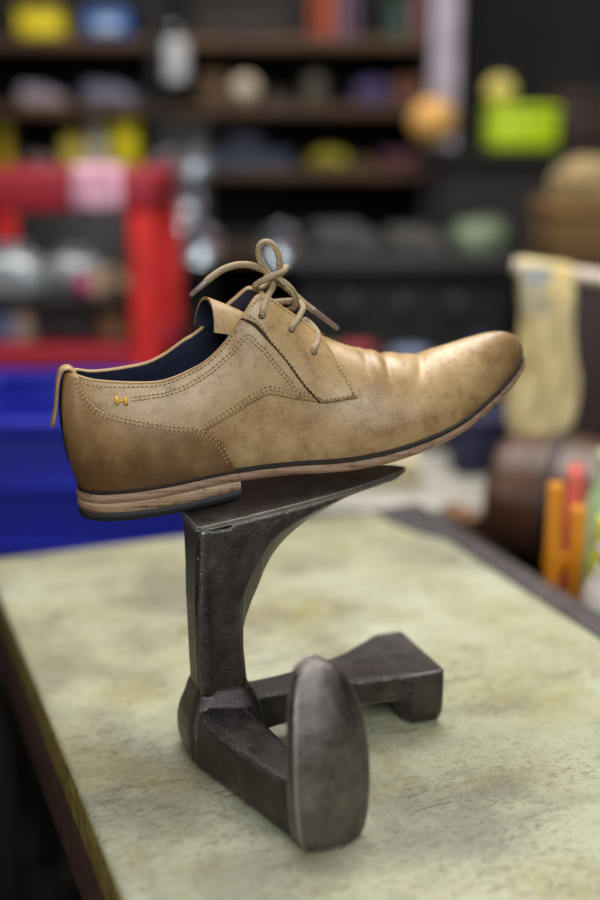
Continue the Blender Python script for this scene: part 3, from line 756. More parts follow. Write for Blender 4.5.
def soft(name, label, cat, p, w, d, h, mat, rz=0., seed=1, neck=True, group=None):
    """a soft bag: bulging body gathered at the top"""
    t = thing(name, label, cat, p, rz, group); r_ = random.Random(seed); ph = [r_.uniform(0, 6.28) for _ in range(6)]
    rings = []; n = 40
    prof = [(0, .80), (.03, .93), (.15, 1.0), (.4, 1.02), (.65, .96), (.82, .80), (.92, .62), (1.0, .55)]
    for k in np.linspace(0, 1, 22):
        f = float(pchip([a for a, _ in prof], [b for _, b in prof], k)); ring = []
        for i in range(n):
            a = 2*math.pi*i/n; ca, sa = math.cos(a), math.sin(a); e = .55
            x = math.copysign(abs(ca)**e, ca) * w/2; y = math.copysign(abs(sa)**e, sa) * d/2
            wr = 1 + .05*math.sin(3*a + ph[0] + 4*k) + .03*math.sin(7*a + ph[1] - 6*k) + .02*math.sin(11*a + ph[2] + 15*k) * k
            ring.append((x*f*wr, y*f*wr, h*k * (1 + .03*math.sin(2*a + ph[3]) * k)))
        rings.append(ring)
    m = MB().loft(rings); m.build('body', mat, t)
    if neck:
        rings = []
        for k in np.linspace(0, 1, 8):
            rings.append([(math.cos(2*math.pi*i/n) * w/2 * (.52 + .18*k + .05*math.sin(9*2*math.pi*i/n + ph[4])), math.sin(2*math.pi*i/n) * d/2 * (.50 + .2*k + .05*math.sin(8*2*math.pi*i/n)), h * (1.005 + .14*k)) for i in range(n)])
        MB().loft(rings).build('gathered_top', mat, t)
    return t
def low_shoe(label, p, L, mat, solem, rz=0., group=None):
    t = thing('shoe', label, 'shoe', p, rz, group); rings = []
    for k in np.linspace(0, 1, 16):
        x = (k - .5) * L; hw = L * .17 * float(pchip([0, .08, .3, .5, .72, .9, 1], [.35, .72, .80, .74, 1.0, .72, .2], k)); h = L * float(pchip([0, .1, .35, .5, .7, .9, 1], [.30, .33, .30, .34, .22, .17, .10], k))
        rings.append([(x, hw * math.cos(a) * (1 if math.sin(a) < .3 else .8), .02*L/.26 + max(0, h * math.sin(a))) for a in np.linspace(-.2, math.pi + .2, 16)])
    MB().loft(rings).build('upper', mat, t)
    rings = []
    for k in np.linspace(0, 1, 16):
        x = (k - .5) * L * 1.03; hw = L * .178 * float(pchip([0, .08, .3, .5, .72, .9, 1], [.35, .72, .80, .74, 1.0, .72, .2], k))
        rings.append([(x, -hw, 0), (x, hw, 0), (x, hw, .018*L/.26), (x, -hw, .018*L/.26)])
    MB().loft(rings).build('sole', solem, t)
    return t

# --- tall shelving at the back
SY0, SY1 = 2.98, 3.34
def sz(v, y=SY0): return at(300, v, y).z
SHELF_V = (37, 104, 168, 250, 330)
sx0 = at(-90, 60, SY0).x; sx1 = at(458, 60, SY0).x
unit = thing('shelving_unit', 'tall wooden shelving unit crowded with stock behind the bench', 'shelves', ((sx0 + sx1)/2, SY0, 0))
cx = (sx0 + sx1)/2
for v in SHELF_V:
    z = sz(v); MB().box(sx0 - cx, sx1 - cx - .072, .0, SY1 - SY0, z - .026, z, .002).build('shelf_board', M_shelf, unit)
for z in (.12, .45): MB().box(sx0 - cx, sx1 - cx - .072, .0, SY1 - SY0, z - .026, z, .002).build('shelf_board', M_shelf, unit)
M_upr = plain('pale_grey_upright', (176, 166, 180), .5, .0, .3, 10)
MB().box(sx1 - cx - .062, sx1 - cx, -.012, .06, 0, 2.1, .003).build('upright', M_upr, unit)['label'] = 'pale grey upright post'
MB().box(sx1 - cx - .071, sx1 - cx, SY1 - SY0 - .06, SY1 - SY0, 0, 2.1, .003).build('upright', M_darkwood, unit)
for x in (at(150, 60, SY0).x - cx, sx0 - cx - .034):
    MB().box(x, x + .033, -.002, SY1 - SY0, 0, 2.1, .002).build('upright', M_darkwood, unit)
MB().box(sx0 - cx - .03, sx1 - cx, SY1 - SY0 + .002, SY1 - SY0 + .016, 0, 2.1).build('back_panel', M_darkwood, unit)

def on_shelf(i, u0, u1, v_top, dy=.06):
    """x, base, width and height of a thing on shelf i that shows between u0 and u1 and up to v_top"""
    z = sz(SHELF_V[i]) + .0008; y = SY0 + dy; p = at((u0 + u1)/2, SHELF_V[i], y); q = at((u0 + u1)/2, v_top, y)
    return Vector((p.x, y, z)), size(u1 - u0, p), max(.02, q.z - z)
# top shelf
p, w, h = on_shelf(0, 25, 66, 12, .09); carton('carton', 'bright yellow box on the top shelf', 'box', p, w, .16, h, paint((226, 206, 10), .5), 0, paint((226, 206, 10), .5))
p, w, h = on_shelf(0, 90, 133, 12, .09); carton('carton', 'blue and white box beside the yellow box on the top shelf', 'box', p, w, .16, h, paint((40, 92, 168), .45), 0, paint((66, 112, 180), .45), patch=paint((170, 196, 220), .5))
for (u0, u1, vt, rgb, lab) in ((309, 319, -6, (150, 58, 28), 'thin rust orange file on the top shelf'), (320.5, 333, -8, (178, 78, 38), 'bright orange file upright on the top shelf'), (334.5, 345, -4, (128, 92, 112), 'dull mauve file beside the orange ones on the top shelf'),
                              (346, 356, -8, (96, 68, 98), 'dark purple file on the top shelf'), (384, 405, 4, (34, 66, 54), 'dark green file box on the top shelf'), (409, 416.5, -4, (150, 100, 100), 'dusty pink file next to the pale upright on the top shelf'), (417.5, 423.5, -8, (126, 88, 92), 'brownish pink file touching the pale upright post')):
    p, w, h = on_shelf(0, u0, u1, vt, .10); book(lab, p, w - .001, .17, h, paint(rgb, .6))
p, w, h = on_shelf(0, 200, 290, 12, .14); carton('carton', 'long dark brown box lying on the top shelf', 'box', p, w, .18, h, paint((38, 32, 30), .7), 0, paint((42, 36, 32), .7))
# second shelf
p, w, h = on_shelf(1, 20, 66, 84, .07); low_shoe('grey lilac shoe standing on the second shelf at the far end', p, w, paint((130, 120, 138), .5), paint((150, 120, 96)), .2)
p, w, h = on_shelf(1, 84, 140, 78, .07); low_shoe('slate blue grey shoe next to the lilac one on the second shelf', p, w, paint((96, 96, 122), .4), paint((60, 58, 66)), .1)
p, w, h = on_shelf(1, 200, 228, 76, .10); carton('carton', 'plain brown shoebox on the second shelf under the cloth roll', 'box', p, w, .18, h, paint((88, 66, 42), .8), .05, paint((96, 72, 46), .8))
p, w, h = on_shelf(1, 231, 259, 68, .05); ball('cream ball of waxed thread on the second shelf', 'thread ball', 'thread_ball', p, w*.5, paint((206, 190, 166), .5))
p, w, h = on_shelf(1, 266, 296, 92, .09); low_shoe('dark brown shoe beside the cream thread ball', p, w*1.2, paint((60, 42, 32), .4), paint((40, 32, 28)), .3)
p, w, h = on_shelf(1, 302, 328, 70, .07); jar('jar', 'dusty grey glass jar on the second shelf', 'jar', p, w*.5, h, paint((84, 80, 70), .3), paint((90, 80, 66)))
p, w, h = on_shelf(1, 352, 390, 76, .08); soft('pouch', 'purple cloth pouch on the second shelf', 'pouch', p, w, .09, h*.9, paint((62, 50, 92), .8), .2, 3, False)
p, w, h = on_shelf(1, 392, 422, 80, .08); carton('carton', 'russet box next to the pale post on the second shelf', 'box', p, w, .12, h, paint((96, 54, 34), .7), 0, paint((104, 60, 40), .7))
# third shelf
p, w, h = on_shelf(2, -4, 14, 126, .07); jar('jar', 'mustard yellow tin on the third shelf near the end', 'tin', p, w*.5, h, paint((190, 164, 24), .4), paint((200, 180, 40), .4), neck=.92)
p, w, h = on_shelf(2, 26, 52, 146, .07); low_shoe('pinkish grey shoe between the yellow tins', p, w*1.3, paint((132, 112, 112), .5), paint((80, 70, 70)), -.2)
p, w, h = on_shelf(2, 62, 84, 134, .06); jar('jar', 'pale yellow tin left of the cream jar on the third shelf', 'tin', p, w*.5, h, paint((206, 186, 76), .5), paint((190, 168, 60), .5), neck=.9)
p, w, h = on_shelf(2, 88, 108, 124, .06); jar('jar', 'cream white jar between two yellow tins', 'jar', p, w*.5, h, paint((206, 198, 176), .5), paint((178, 170, 150)), neck=.8)
p, w, h = on_shelf(2, 112, 142, 122, .06); jar('jar', 'vivid yellow tin right of the cream jar', 'tin', p, w*.5, h, paint((226, 210, 12), .45), paint((232, 216, 30), .45), neck=.92)
p, w, h = on_shelf(2, 196, 292, 152, .10); carton('carton', 'long slate blue box on the third shelf', 'box', p, w, .16, h, paint((52, 66, 92), .6), 0, paint((60, 76, 104), .6))
p, w, h = on_shelf(2, 226, 262, 130, .10); p.z = sz(SHELF_V[2]) + on_shelf(2, 196, 292, 152, .10)[2] + .002; carton('carton', 'dark navy shoebox on top of the slate blue box', 'box', p, w, .14, .05, paint((34, 34, 52), .6), .04, paint((38, 38, 58), .6))
p, w, h = on_shelf(2, 310, 348, 148, .06); soft('pouch', 'olive yellow cloth pouch on the third shelf', 'pouch', p, w, .09, h*.85, paint((138, 128, 16), .7), .1, 5)
p, w, h = on_shelf(2, 354, 376, 150, .08); low_shoe('ochre shoe next to the yellow pouch', p, w*1.1, paint((110, 86, 36), .5), paint((50, 42, 36)), .2)
p, w, h = on_shelf(2, 380, 418, 152, .08); carton('carton', 'wine red box near the pale post on the third shelf', 'box', p, w, .12, h, paint((98, 40, 52), .6), 0, paint((92, 48, 84), .6))
# white roll hanging in front of the shelves
yr = SY0 - .06; p0 = at(175, 40, yr); p1 = at(175, 82, yr); rr = size(10, p0)
t = thing('cloth_roll', 'white roll hung in front of the shelf edge', 'roll', (p0.x, yr, p1.z))
H = p0.z - p1.z
MB().lathe([(rr*.98, 0), (rr*1.02, .006), (rr, H*.3), (rr*1.02, H*.6), (rr, H - .004), (rr*.9, H)], 32).build('roll', paint((206, 208, 210), .7), t)
MB().tube([(0, 0, H), (0, 0, H + .03), (0, .02, H + .05), (0, .055, H + .05)], .003, 8).build('hook', M_steel, t)
MB().box(rr*.55, rr*1.25, -rr*.4, rr*.2, .01, H*.96, .004).build('loose_end', paint((150, 146, 148), .7), t)

# --- lower stock cluttering the fourth shelf
for (u0, u1, vt, rgb, lab) in ((300, 322, 226, (62, 60, 58), 'dark grey tin on the fourth shelf'), (330, 352, 222, (52, 42, 60), 'dark plum tin on the fourth shelf'), (404, 424, 224, (54, 48, 44), 'dark brown tin on the fourth shelf by the post')):
    p, w, h = on_shelf(3, u0, u1, vt, .08); jar('jar', lab, 'tin', p, w*.5, h, paint(rgb, .5), paint(tuple(int(c*1.2) for c in rgb), .4), neck=.9)

# --- red trolley with clutter
TY = 1.95
a0, a1 = at(-70, 190, TY), at(153, 190, TY)
zt_ = at(60, 172, TY).z; zb_ = at(60, 212, TY).z
tx = (a0.x + a1.x)/2; hw = (a1.x - a0.x)/2; D_ = .42
tr = thing('tool_trolley', 'open red metal trolley with a crimson top rail behind the bench', 'trolley', (tx, TY, 0))
m = MB(); m.box(-hw, hw, 0, .03, zb_, zt_, .005); m.box(-hw, hw, D_ - .03, D_, zb_, zt_, .005); m.box(-hw, -hw + .03, .03, D_ - .03, zb_, zt_, .005); m.box(hw - .03, hw, .03, D_ - .03, zb_, zt_, .005)
m.build('top_rail', M_crimson, tr)['label'] = 'crimson top rail'
wpost = size(27, a1)
for x in (-hw, hw - wpost):
    for y in (.001, D_ - .036): MB().box(x, x + wpost, y, y + .035, .05, zb_ - .001, .004).build('post', M_red, tr)
zs1 = at(60, 352, TY).z; zs2 = zb_ - .03
MB().box(-hw + .002, hw - .002, .004, D_ - .004, zs1 - .03, zs1, .003).build('shelf', M_crimson, tr)
zs0 = at(60, 300, TY + .05).z
MB().box(-hw + .002, hw - wpost - .004, .05, D_ - .004, zs0 - .012, zs0, .003).build('shelf', M_black, tr)
MB().box(-hw + .002, hw - .002, .004, D_ - .004, .30, .325, .003).build('shelf', M_red, tr)
MB().box(-hw + wpost, hw - wpost, D_ - .030, D_ - .024, .33, zb_ - .002).build('back_panel', M_black, tr)
for x in (-hw + .02, hw - .02):
    for y in (.02, D_ - .02): MB().lathe([(.024, -.012), (.026, -.008), (.026, .008), (.024, .012)], 20, c=(x, y, .0265), M=Matrix.Rotation(R(90), 3, 'X').to_4x4()).build('caster', M_black, tr)
tz = zs0 + .0008
def in_tray(u, y, z): q = at(u, 300, y); return Vector((q.x, y, z))
# on the trolley's shelves
p = in_tray(6, TY + .14, tz); soft('plastic_bag', 'pale silver plastic bag of parts inside the red trolley', 'bag', p, .14, .12, .075, plain('silver_bag', (176, 184, 186), .22, .2, .2, 40, .5), .1, 11)
p = in_tray(76, TY + .21, tz); soft('plastic_bag', 'grey plastic bag beside the silver bag inside the red trolley', 'bag', p, .10, .10, .062, plain('grey_bag', (150, 156, 160), .25, .2, .2, 40, .5), .4, 12)
p = in_tray(84, TY + .08, tz); o = ball('glossy magenta ball in the red trolley', 'ball', 'ball', p, size(11, p), plain('magenta_gloss', (176, 60, 108), .2, 0, .15, 20, .8))
p = in_tray(112, TY + .12, tz); low_shoe('pale tan shoe inside the red trolley near its post', p, .12, paint((188, 158, 128), .5), paint((120, 96, 78)), 1.2)
z1 = zs1 + .0008
p = in_tray(4, TY + .12, z1); jar('jar', 'pale blue jar on the lower shelf of the red trolley', 'jar', p, .030, .056, paint((120, 150, 186), .3, 0, .4), paint((90, 120, 170)), neck=.85)
p = in_tray(24, TY + .12, z1); jar('jar', 'cream jar on the lower shelf of the red trolley', 'jar', p, .025, .062, paint((190, 178, 158), .5), paint((150, 136, 116)), neck=.85)
p = in_tray(112, TY + .13, z1); spool('tan thread spool on the lower shelf of the red trolley', p, .034, .06, paint((140, 110, 76), .8))
p = in_tray(68, TY + .15, z1); carton('carton', 'dark box on the lower shelf of the red trolley', 'box', p, .10, .12, .06, paint((44, 40, 42), .6), 0, paint((50, 44, 44), .6))
# over the rail
q = at(97, 186, TY - .012); t = thing('cloth', 'pale pink cloth folded over the crimson rail', 'cloth', (q.x, TY, zt_))
cw = size(50, q); rings = []
for k in np.linspace(0, 1, 24):
    if k < .45: yy, z = -.014 - .003*math.sin(k*9), -.062 + .062 * k/.45 + .004
    elif k < .6: yy, z = -.014 + .058 * (k - .45)/.15, .0075
    else: yy, z = .0445, .0075 - .05 * (k - .6)/.4
    rings.append([(x * cw/2 * (1 + .04*math.sin(9*k)), yy + .003*math.sin(6*x + 4*k) * (1 if k < .45 else -.2) - (.003 if k < .45 else 0), z + e) for x, e in [(x, 0) for x in np.linspace(-1, 1, 13)] + [(x, .004) for x in np.linspace(1, -1, 13)]])
MB().loft(rings).build('folded_cloth', fabric('pink_cloth', (228, 178, 194), (214, 150, 172)), t)

# --- glossy metal cups hanging in a cluster between trolley and shelves
GY = 2.35
cup_spec = [(172, 166, 15), (199, 162, 15), (171, 194, 13), (190, 205, 13), (163, 228, 15), (186, 224, 12), (202, 244, 19), (180, 262, 12), (158, 250, 10), (281, 244, 20)]
pr0 = thing('hook_rack', 'dark upright rack with pegs holding shiny steel dishes', 'rack', (at(184, 220, GY + .1).x, GY + .15, 0))
MB().box(-.05, .05, 0, .03, .02, 1.20, .003).build('upright', M_darkwood, pr0); MB().box(-.14, .14, -.08, .12, 0, .02, .003).build('foot', M_darkwood, pr0)
zb2 = at(281, 244, GY).z
MB().box(-.12, .27, .0, .029, zb2 - .012, zb2 + .012, .002, M=Matrix.Translation((0, -.0305, 0))).build('cross_bar', M_darkwood, pr0)
M_dish = plain('steel_dish', (196, 208, 216), .20, .85, .12, 40)
lab_ = ['steel dish nearest the end of the crimson rail, in the topmost pair', 'steel dish of the topmost pair, farther from the red trolley', "small steel dish just below the topmost pair, on the red post's side",
        'small steel dish just below the topmost pair, away from the red post', 'steel dish edging out from the red post at mid height of the cluster', 'small steel dish in the centre of the cluster, above the widest dish',
        'widest steel dish of the cluster, low and away from the red post', 'lowest steel dish of the cluster, below the widest dish', 'steel dish mostly hidden behind the red post, low in the cluster', 'lone steel dish at the end of the cross bar behind the laces']
for (u, v, r), lab in zip(cup_spec, lab_):
    yy = GY + .066 - .012 * (len(lab) % 3) if u < 250 else GY + .03
    c_ = at(u, v, yy); rad = size(r, c_)
    t = thing('steel_dish', lab, 'dish', c_, 0, 'steel dishes hung on the rack')
    Mx = Matrix.Rotation(R(90 + rnd.uniform(-6, 10)), 3, 'X').to_4x4() @ Matrix.Rotation(R(rnd.uniform(-8, 8)), 3, 'Y').to_4x4()
    MB().lathe([(rad*.35, .0), (rad*.6, .003), (rad*.85, .010), (rad, .020), (rad*1.02, .0205), (rad*1.0, .0225), (rad*.8, .0135), (rad*.5, .0065), (rad*.05, .005)], 32, M=Mx).build('bowl', M_dish, t)
    MB().tube([(0, -.006, rad*.9), (0, .010, rad*1.08), (0, .060, rad*1.07)], .0025, 8).build('hook', M_steel, t)

# --- blue crate behind the bench
BY = 1.46
b0, b1 = at(-60, 420, BY), at(272, 420, BY)
zt2 = b0.z; zb3 = .50
cr = thing('storage_crate', 'deep blue plastic crate behind the cream bench', 'crate', ((b0.x + b1.x)/2, BY, zb3 + .0005))
w2 = (b1.x - b0.x)/2; h2 = zt2 - zb3
m = MB()
for (x0, x1, y0, y1) in ((-w2, w2, 0, .012), (-w2, w2, .308, .32), (-w2, -w2 + .012, .012, .308), (w2 - .012, w2, .012, .308)): m.box(x0, x1, y0, y1, 0, h2 - .02, .003)
m.box(-w2 + .012, w2 - .012, .012, .308, 0, .01); m.build('body', M_blue, cr)
m = MB()
for (x0, x1, y0, y1) in ((-w2 - .012, w2 + .012, -.012, .012), (-w2 - .012, w2 + .012, .308, .332), (-w2 - .012, -w2 + .012, .012, .308), (w2 - .012, w2 + .012, .012, .308)): m.box(x0, x1, y0, y1, h2 - .019, h2, .003)
m.build('rim', M_blue, cr)
for z in (.07, .15, .23): MB().box(-w2 - .004, w2 + .004, -.008, -.0005, z, z + .016, .002).build('rib', M_blue, cr)
st = thing('low_stand', 'dark wooden stand under the blue crate', 'stand', ((b0.x + b1.x)/2, BY, 0))
MB().box(-w2 - .012, w2 + .012, -.012, .332, .46, .5, .003).build('top', M_darkwood, st)
for x in (-w2 + .01, w2 - .06):
    for y in (.0, .28): MB().box(x, x + .05, y, y + .05, 0, .459, .002).build('leg', M_darkwood, st)

# --- pale low cabinet and black machine behind the shoe
PY = 1.50
c0, c1 = at(292, 508, PY), at(512, 508, PY); zc = at(400, 508, PY).z
cb = thing('low_cabinet', 'low cabinet with a pale worn top behind the toe of the shoe', 'cabinet', ((c0.x + c1.x)/2, PY, 0))
hw3 = (c1.x - c0.x)/2
MB().box(-hw3 + .01, hw3 - .01, .012, .29, 0, zc - .0245, .003).build('body', M_black, cb)
MB().box(-hw3, hw3, 0, .30, zc - .024, zc, .003).build('top', plain('pale_top', (170, 166, 156), .5, 0, .2, 12), cb)
for s in (-1, 1): d = MB().box(min(s*.004, s*(hw3 - .02)), max(s*.004, s*(hw3 - .02)), .002, .0115, .06, zc - .05, .002).build('door', M_black, cb); MB().box(s*.03 - .006, s*.03 + .006, -.014, .0015, .40, .50, .002).build('handle', M_steel, d)
p = Vector((at(360, 470, PY + .12).x, PY + .14, zc + .0006)); carton('carton', 'cream box on the pale cabinet behind the shoe sole', 'box', p, size(112, p), .10, .04, paint((188, 176, 140), .6), 0, paint((196, 184, 150), .6))
p = Vector((at(478, 470, PY + .18).x, PY + .20, zc + .0006)); carton('carton', 'dark navy box on the pale cabinet under the shoe toe', 'box', p, .075, .10, .085, paint((28, 30, 62), .6), 0, paint((32, 34, 70), .6))
MY = 2.25
d0, d1 = at(296, 252, MY), at(512, 252, MY); zm = at(400, 246, MY).z
mc = thing('finishing_machine', 'black shoe finishing machine standing behind the pale cabinet', 'machine', ((d0.x + d1.x)/2, MY, 0)); hw4 = (d1.x - d0.x)/2
MB().box(-hw4, hw4, .0, .45, .04, zm - .05, .012).build('housing', M_black, mc)
MB().box(-hw4 - .015, hw4 + .015, -.03, .46, zm - .049, zm - .022, .006).build('top_tray', plain('tray_grey', (42, 41, 41), .6, .2, .25, 16), mc)['label'] = 'grey metal top tray'
MB().box(-hw4 + .02, hw4 - .02, .02, .43, 0, .039).build('plinth', M_darkwood, mc)
MB().box(-hw4 + .05, hw4 - .05, -.006, -.0005, .25, .62, .002).build('access_panel', plain('panel_black', (34, 34, 38), .4, .2), mc)
for x in (-.10, .0, .10): MB().lathe([(.019, 0), (.02, .004), (.018, .016), (.012, .018)], 24, c=(x, -.001, zm - .11), M=Matrix.Rotation(R(90), 3, 'X').to_4x4()).build('control_knob', paint((60, 60, 64), .3), mc)
ztray = zm - .0212
p = Vector((at(476, 240, MY + .1).x, MY + .10, ztray)); soft('cloth_bundle', 'pale green cloth bundle on the black machine', 'cloth', p, size(44, p), .12, size(30, p), fabric('green_cloth', (116, 130, 106), (92, 104, 84)), .2, 21, False)
p = Vector((at(512, 240, MY + .16).x - .03, MY + .28, ztray)); soft('cloth_bundle', 'dull olive cloth bundle behind the pale green one', 'cloth', p, size(34, p), .10, size(26, p), fabric('olive_cloth', (84, 92, 70), (66, 72, 54)), .5, 22, False)
p = Vector((at(352, 240, MY + .08).x, MY + .08, ztray)); low_shoe('dull dark grey shoe on the tray of the black machine', p, .15, paint((48, 45, 44), .6), paint((34, 32, 32)), .1)
p = Vector((at(420, 240, MY + .08).x, MY + .08, ztray)); low_shoe('grey brown shoe next to the pale green bundle', p, .13, paint((52, 48, 45), .6), paint((34, 32, 32)), -.1)
# things standing on a step shelf in front of the machine, just over the shoe
FY = 1.95
fs = thing('step_shelf', 'black step shelf in front of the black machine', 'shelf', (at(400, 400, FY).x, FY, 0)); zf = at(400, 402, FY).z
MB().box(-.20, .20, 0, .16, zf - .02, zf, .003).build('top', M_black, fs)
for x in (-.19, .165): MB().box(x, x + .025, .01, .15, 0, zf - .0205, .002).build('leg', M_black, fs)
for (u, rgb, r, h, lab) in ((358, (134, 48, 54), .030, .085, 'brick red tin above the shoe laces on the black step shelf'), (409, (112, 122, 146), .033, .075, 'blue grey tin above the shoe vamp on the black step shelf'), (384, (52, 58, 40), .02, .07, 'small dark green bottle between the red and blue grey tins'), (330, (92, 84, 26), .024, .08, 'olive tin nearest the lace ends on the black step shelf'), (452, (44, 30, 28), .03, .07, 'dark maroon tin on the black step shelf'), (498, (30, 36, 92), .022, .10, 'deep blue bottle by the hanging hide')):
    q = at(u, 400, FY + .07)
    if u == 498: q = at(478, 400, FY + .07)
    jar('jar', lab, 'tin' if 'tin' in lab else 'bottle', (q.x, FY + .07, zf + .0008), r, h, paint(rgb, .4, 0, .2), paint(tuple(int(c*1.15) for c in rgb), .4), neck=.9 if 'tin' in lab else .45)

# --- dark tall cabinet with the neon box, at the back to the side
KY = 2.73
e0 = at(462, 157, KY); zk = at(500, 151, KY).z
ck = thing('tall_cabinet', 'dark wooden cabinet carrying the neon green box', 'cabinet', ((e0.x - .05 + XR - .35)/2, KY, 0)); hw5 = (XR - .35 - e0.x + .05)/2
MB().box(-hw5, hw5, 0, .22, 0, zk - .026, .004).build('body', M_darkwood, ck); MB().box(-hw5 - .012, hw5 + .012, -.015, .225, zk - .0255, zk, .004).build('top', M_darkwood, ck)
for x in (-hw5 + .02, .01):
    d = MB().box(x, x + hw5 - .03, -.014, -.0005, .10, zk - .06, .003).build('door', M_darkwood, ck); MB().lathe([(.008, 0), (.013, .006), (.012, .016), (.006, .02)], 18, c=(x + (hw5 - .06 if x < 0 else .03), -.0145, .7), M=Matrix.Rotation(R(90), 3, 'X').to_4x4()).build('knob', M_steel, d)
p = at(519, 154, KY + .10); p.z = zk + .0008
carton('carton', 'neon yellow green box on the dark cabinet', 'box', p, size(66, p), .14, at(515, 107, KY + .10).z - zk, plain('neon_green', (186, 214, 0), .5, 0, .08, 20), 0, plain('neon_green_lid', (194, 222, 0), .5, 0, .08, 20), r=.010)
hb = at(515, 107, KY + .10).z
p = at(500, 90, KY + .10); p.z = hb + .003; ball('pale yellow thread ball sitting on the neon green box', 'thread ball', 'thread_ball', p, size(15, p), paint((222, 204, 112), .7), .95)
p = at(432, 122, KY + .02); 
br = thing('wall_bracket', 'dark arm bracket beside the neon box holding a tan thread ball', 'bracket', (at(448, 150, KY + .02).x, KY + .06, zk - .0))
MB().box(-.075, .02, -.075, .04, .001, .009, .002).build('plate', M_darkwood, br)
p = Vector((at(433, 120, KY + .04).x, KY + .045, zk + .0105)); ball('tan orange thread ball next to the neon box', 'thread ball', 'thread_ball', p, size(23, p), paint((226, 172, 92), .6))
q = Vector((at(560, 130, KY + .2).x + .05, KY + .22, zk + .0008)); carton('carton', 'dark brown box at the side of the neon box', 'box', q, .13, .16, .13, paint((58, 42, 38), .7), .1, paint((62, 46, 40), .7))

# --- side table: brown cardboard box, cream cloth, rail with hanging hide
BYY = 2.05
s0 = at(552, 268, BYY); zside = at(560, 270, BYY).z
sd = thing('side_cabinet', 'dark side cabinet under the tan cardboard box', 'cabinet', (s0.x + .28, BYY, 0))
MB().box(-.27, .27, 0, .40, 0, zside - .0205, .004).build('body', plain('maroon_brown', (48, 30, 27), .6, 0, .3, 10), sd); MB().box(-.28, .28, -.01, .41, zside - .02, zside, .003).build('top', M_darkwood, sd)
p = Vector((s0.x + .17, BYY + .15, zside + .0008)); bh = at(560, 206, BYY).z - zside
carton('carton', 'tan cardboard box on the dark side cabinet', 'box', p, .32, .24, bh, plain('kraft', (112, 84, 46), .85, 0, .2, 10), 0, plain('kraft_lid', (120, 92, 50), .85, 0, .2, 10))
q = Vector((at(592, 200, BYY).x + .03, BYY + .13, zside + bh + .0016)); soft('cloth_bundle', 'cream cloth bundle on the tan cardboard box', 'cloth', q, .13, .12, .075, fabric('cream_bundle', (164, 142, 100), (140, 116, 70)), .3, 31, False)
# rail
RY = 1.50
r0, r1 = at(513, 266, RY), at(612, 280, RY - .02); r2 = r0 + (r1 - r0) * 7.2
rl = thing('towel_rail', 'pale painted rail on a post beside the shoe toe', 'rail', (r2.x, r2.y, 0))
m = MB(); m.tube([tuple(r0 - rl.location), tuple(r2 - rl.location)], .0095, 16); m.build('rod', plain('pale_rod', (206, 192, 174), .5, 0, .15, 30), rl)
MB().tube([(0, 0, .02), (0, 0, r2.z + .03)], .016, 16).build('post', M_darkwood, rl); MB().lathe([(.12, 0), (.12, .012), (.03, .02)], 28).build('foot', M_darkwood, rl)
# hanging hide: draped over the rod
u_ = (r1 - r0).normalized()
hide = [(0, .0), (.06, .055), (.14, .06), (.3, .04), (.5, .05), (.7, .075), (.85, .07), (1.0, .0)]
LX = size(62, r0); HZ = at(545, 268, RY).z - at(545, 436, RY).z
base = r0 + u_ * (LX * .52)
ob = thing('hide_scrap', 'cream chamois hide hanging from the pale rail behind the shoe toe', 'hide', base)
vs = []; nr, nc = 46, 22
def hpt(k, c, lay):
    s_len = k * (HZ + .05) - .05            # first part hangs behind the rod
    halfw = LX/2 * float(pchip([-.05, 0, .04, HZ*.25, HZ*.45, HZ*.62, HZ*.80, HZ*.93, HZ], [.72, .80, .86, .86, .92, 1.12, 1.15, .98, .62], s_len))
    skew = LX * .04 * math.sin(s_len / HZ * 2.2)
    x = c * halfw + skew - (LX*.10 * max(0, s_len/HZ - .55) * 2)
    fold = .006 * math.sin(c*5 + s_len*18) + .004 * math.sin(c*11 - s_len*31)
    if s_len < 0: y, z = .0125, s_len + .004
    else:
        y, z = -.0130 + (-abs(fold) if s_len > .02 else 0), -s_len
    if abs(s_len) < .013: a = s_len/.013 * math.pi/2; y, z = -.0130*math.sin(a), .0125*math.cos(a) - .002
    if k == 0: y = .013
    edge = .010 * math.sin(c*9) * max(0, s_len/HZ - .7)
    return base - ob.location + u_ * x + Vector((0, y + (-.0022 if lay else 0) * (1 if s_len > 0 else -1), z + edge + (.0022 if lay and abs(s_len) < .013 else 0)))
for lay in (0, 1):
    for i in range(nr):
        for j in range(nc): vs.append(tuple(hpt(i/(nr-1), -1 + 2*j/(nc-1), lay)))
n1 = nr*nc; fs = grid_faces(nr, nc) + grid_faces(nr, nc, n1, True)
for i in range(nr-1):
    for j in (0, nc-1): fs.append((i*nc+j, (i+1)*nc+j, n1+(i+1)*nc+j, n1+i*nc+j))
for j in range(nc-1):
    for i in (0, nr-1): fs.append((i*nc+j, i*nc+j+1, n1+i*nc+j+1, n1+i*nc+j))
link('hide', vs, fs, fabric('chamois', (214, 196, 146), (196, 174, 112), 200), ob, True, True)
pb = at(528, 292, RY - .035); t = thing('cloth_peg', 'pale grey cloth strip hung over the rail end on the hide', 'cloth', (r0 + u_*.014) + Vector((0, -.0, 0)))
MB().box(-.004, .030, -.021, -.0185, -.055, .004, .001).build('strip', fabric('grey_strip', (176, 180, 178), (160, 164, 164)), t)

# --- neighbouring low bench with brush roll, orange rack and bags
LZ = .66
lb = thing('side_bench', 'dark low bench beside the grey edged side of the cream bench', 'bench', (.64, 1.20, 0), R(20.9))
MB().box(-.33, .30, -.38, .40, LZ - .03, LZ, .004).build('top', M_darkwood, lb)
for x in (-.31, .23):
    for y in (-.36, .33): MB().box(x, x + .05, y, y + .05, 0, LZ - .0305, .003).build('leg', M_darkwood, lb)
def on_bench(u, y): q = at(u, 560, y); return Vector((q.x, y, LZ + .0008))
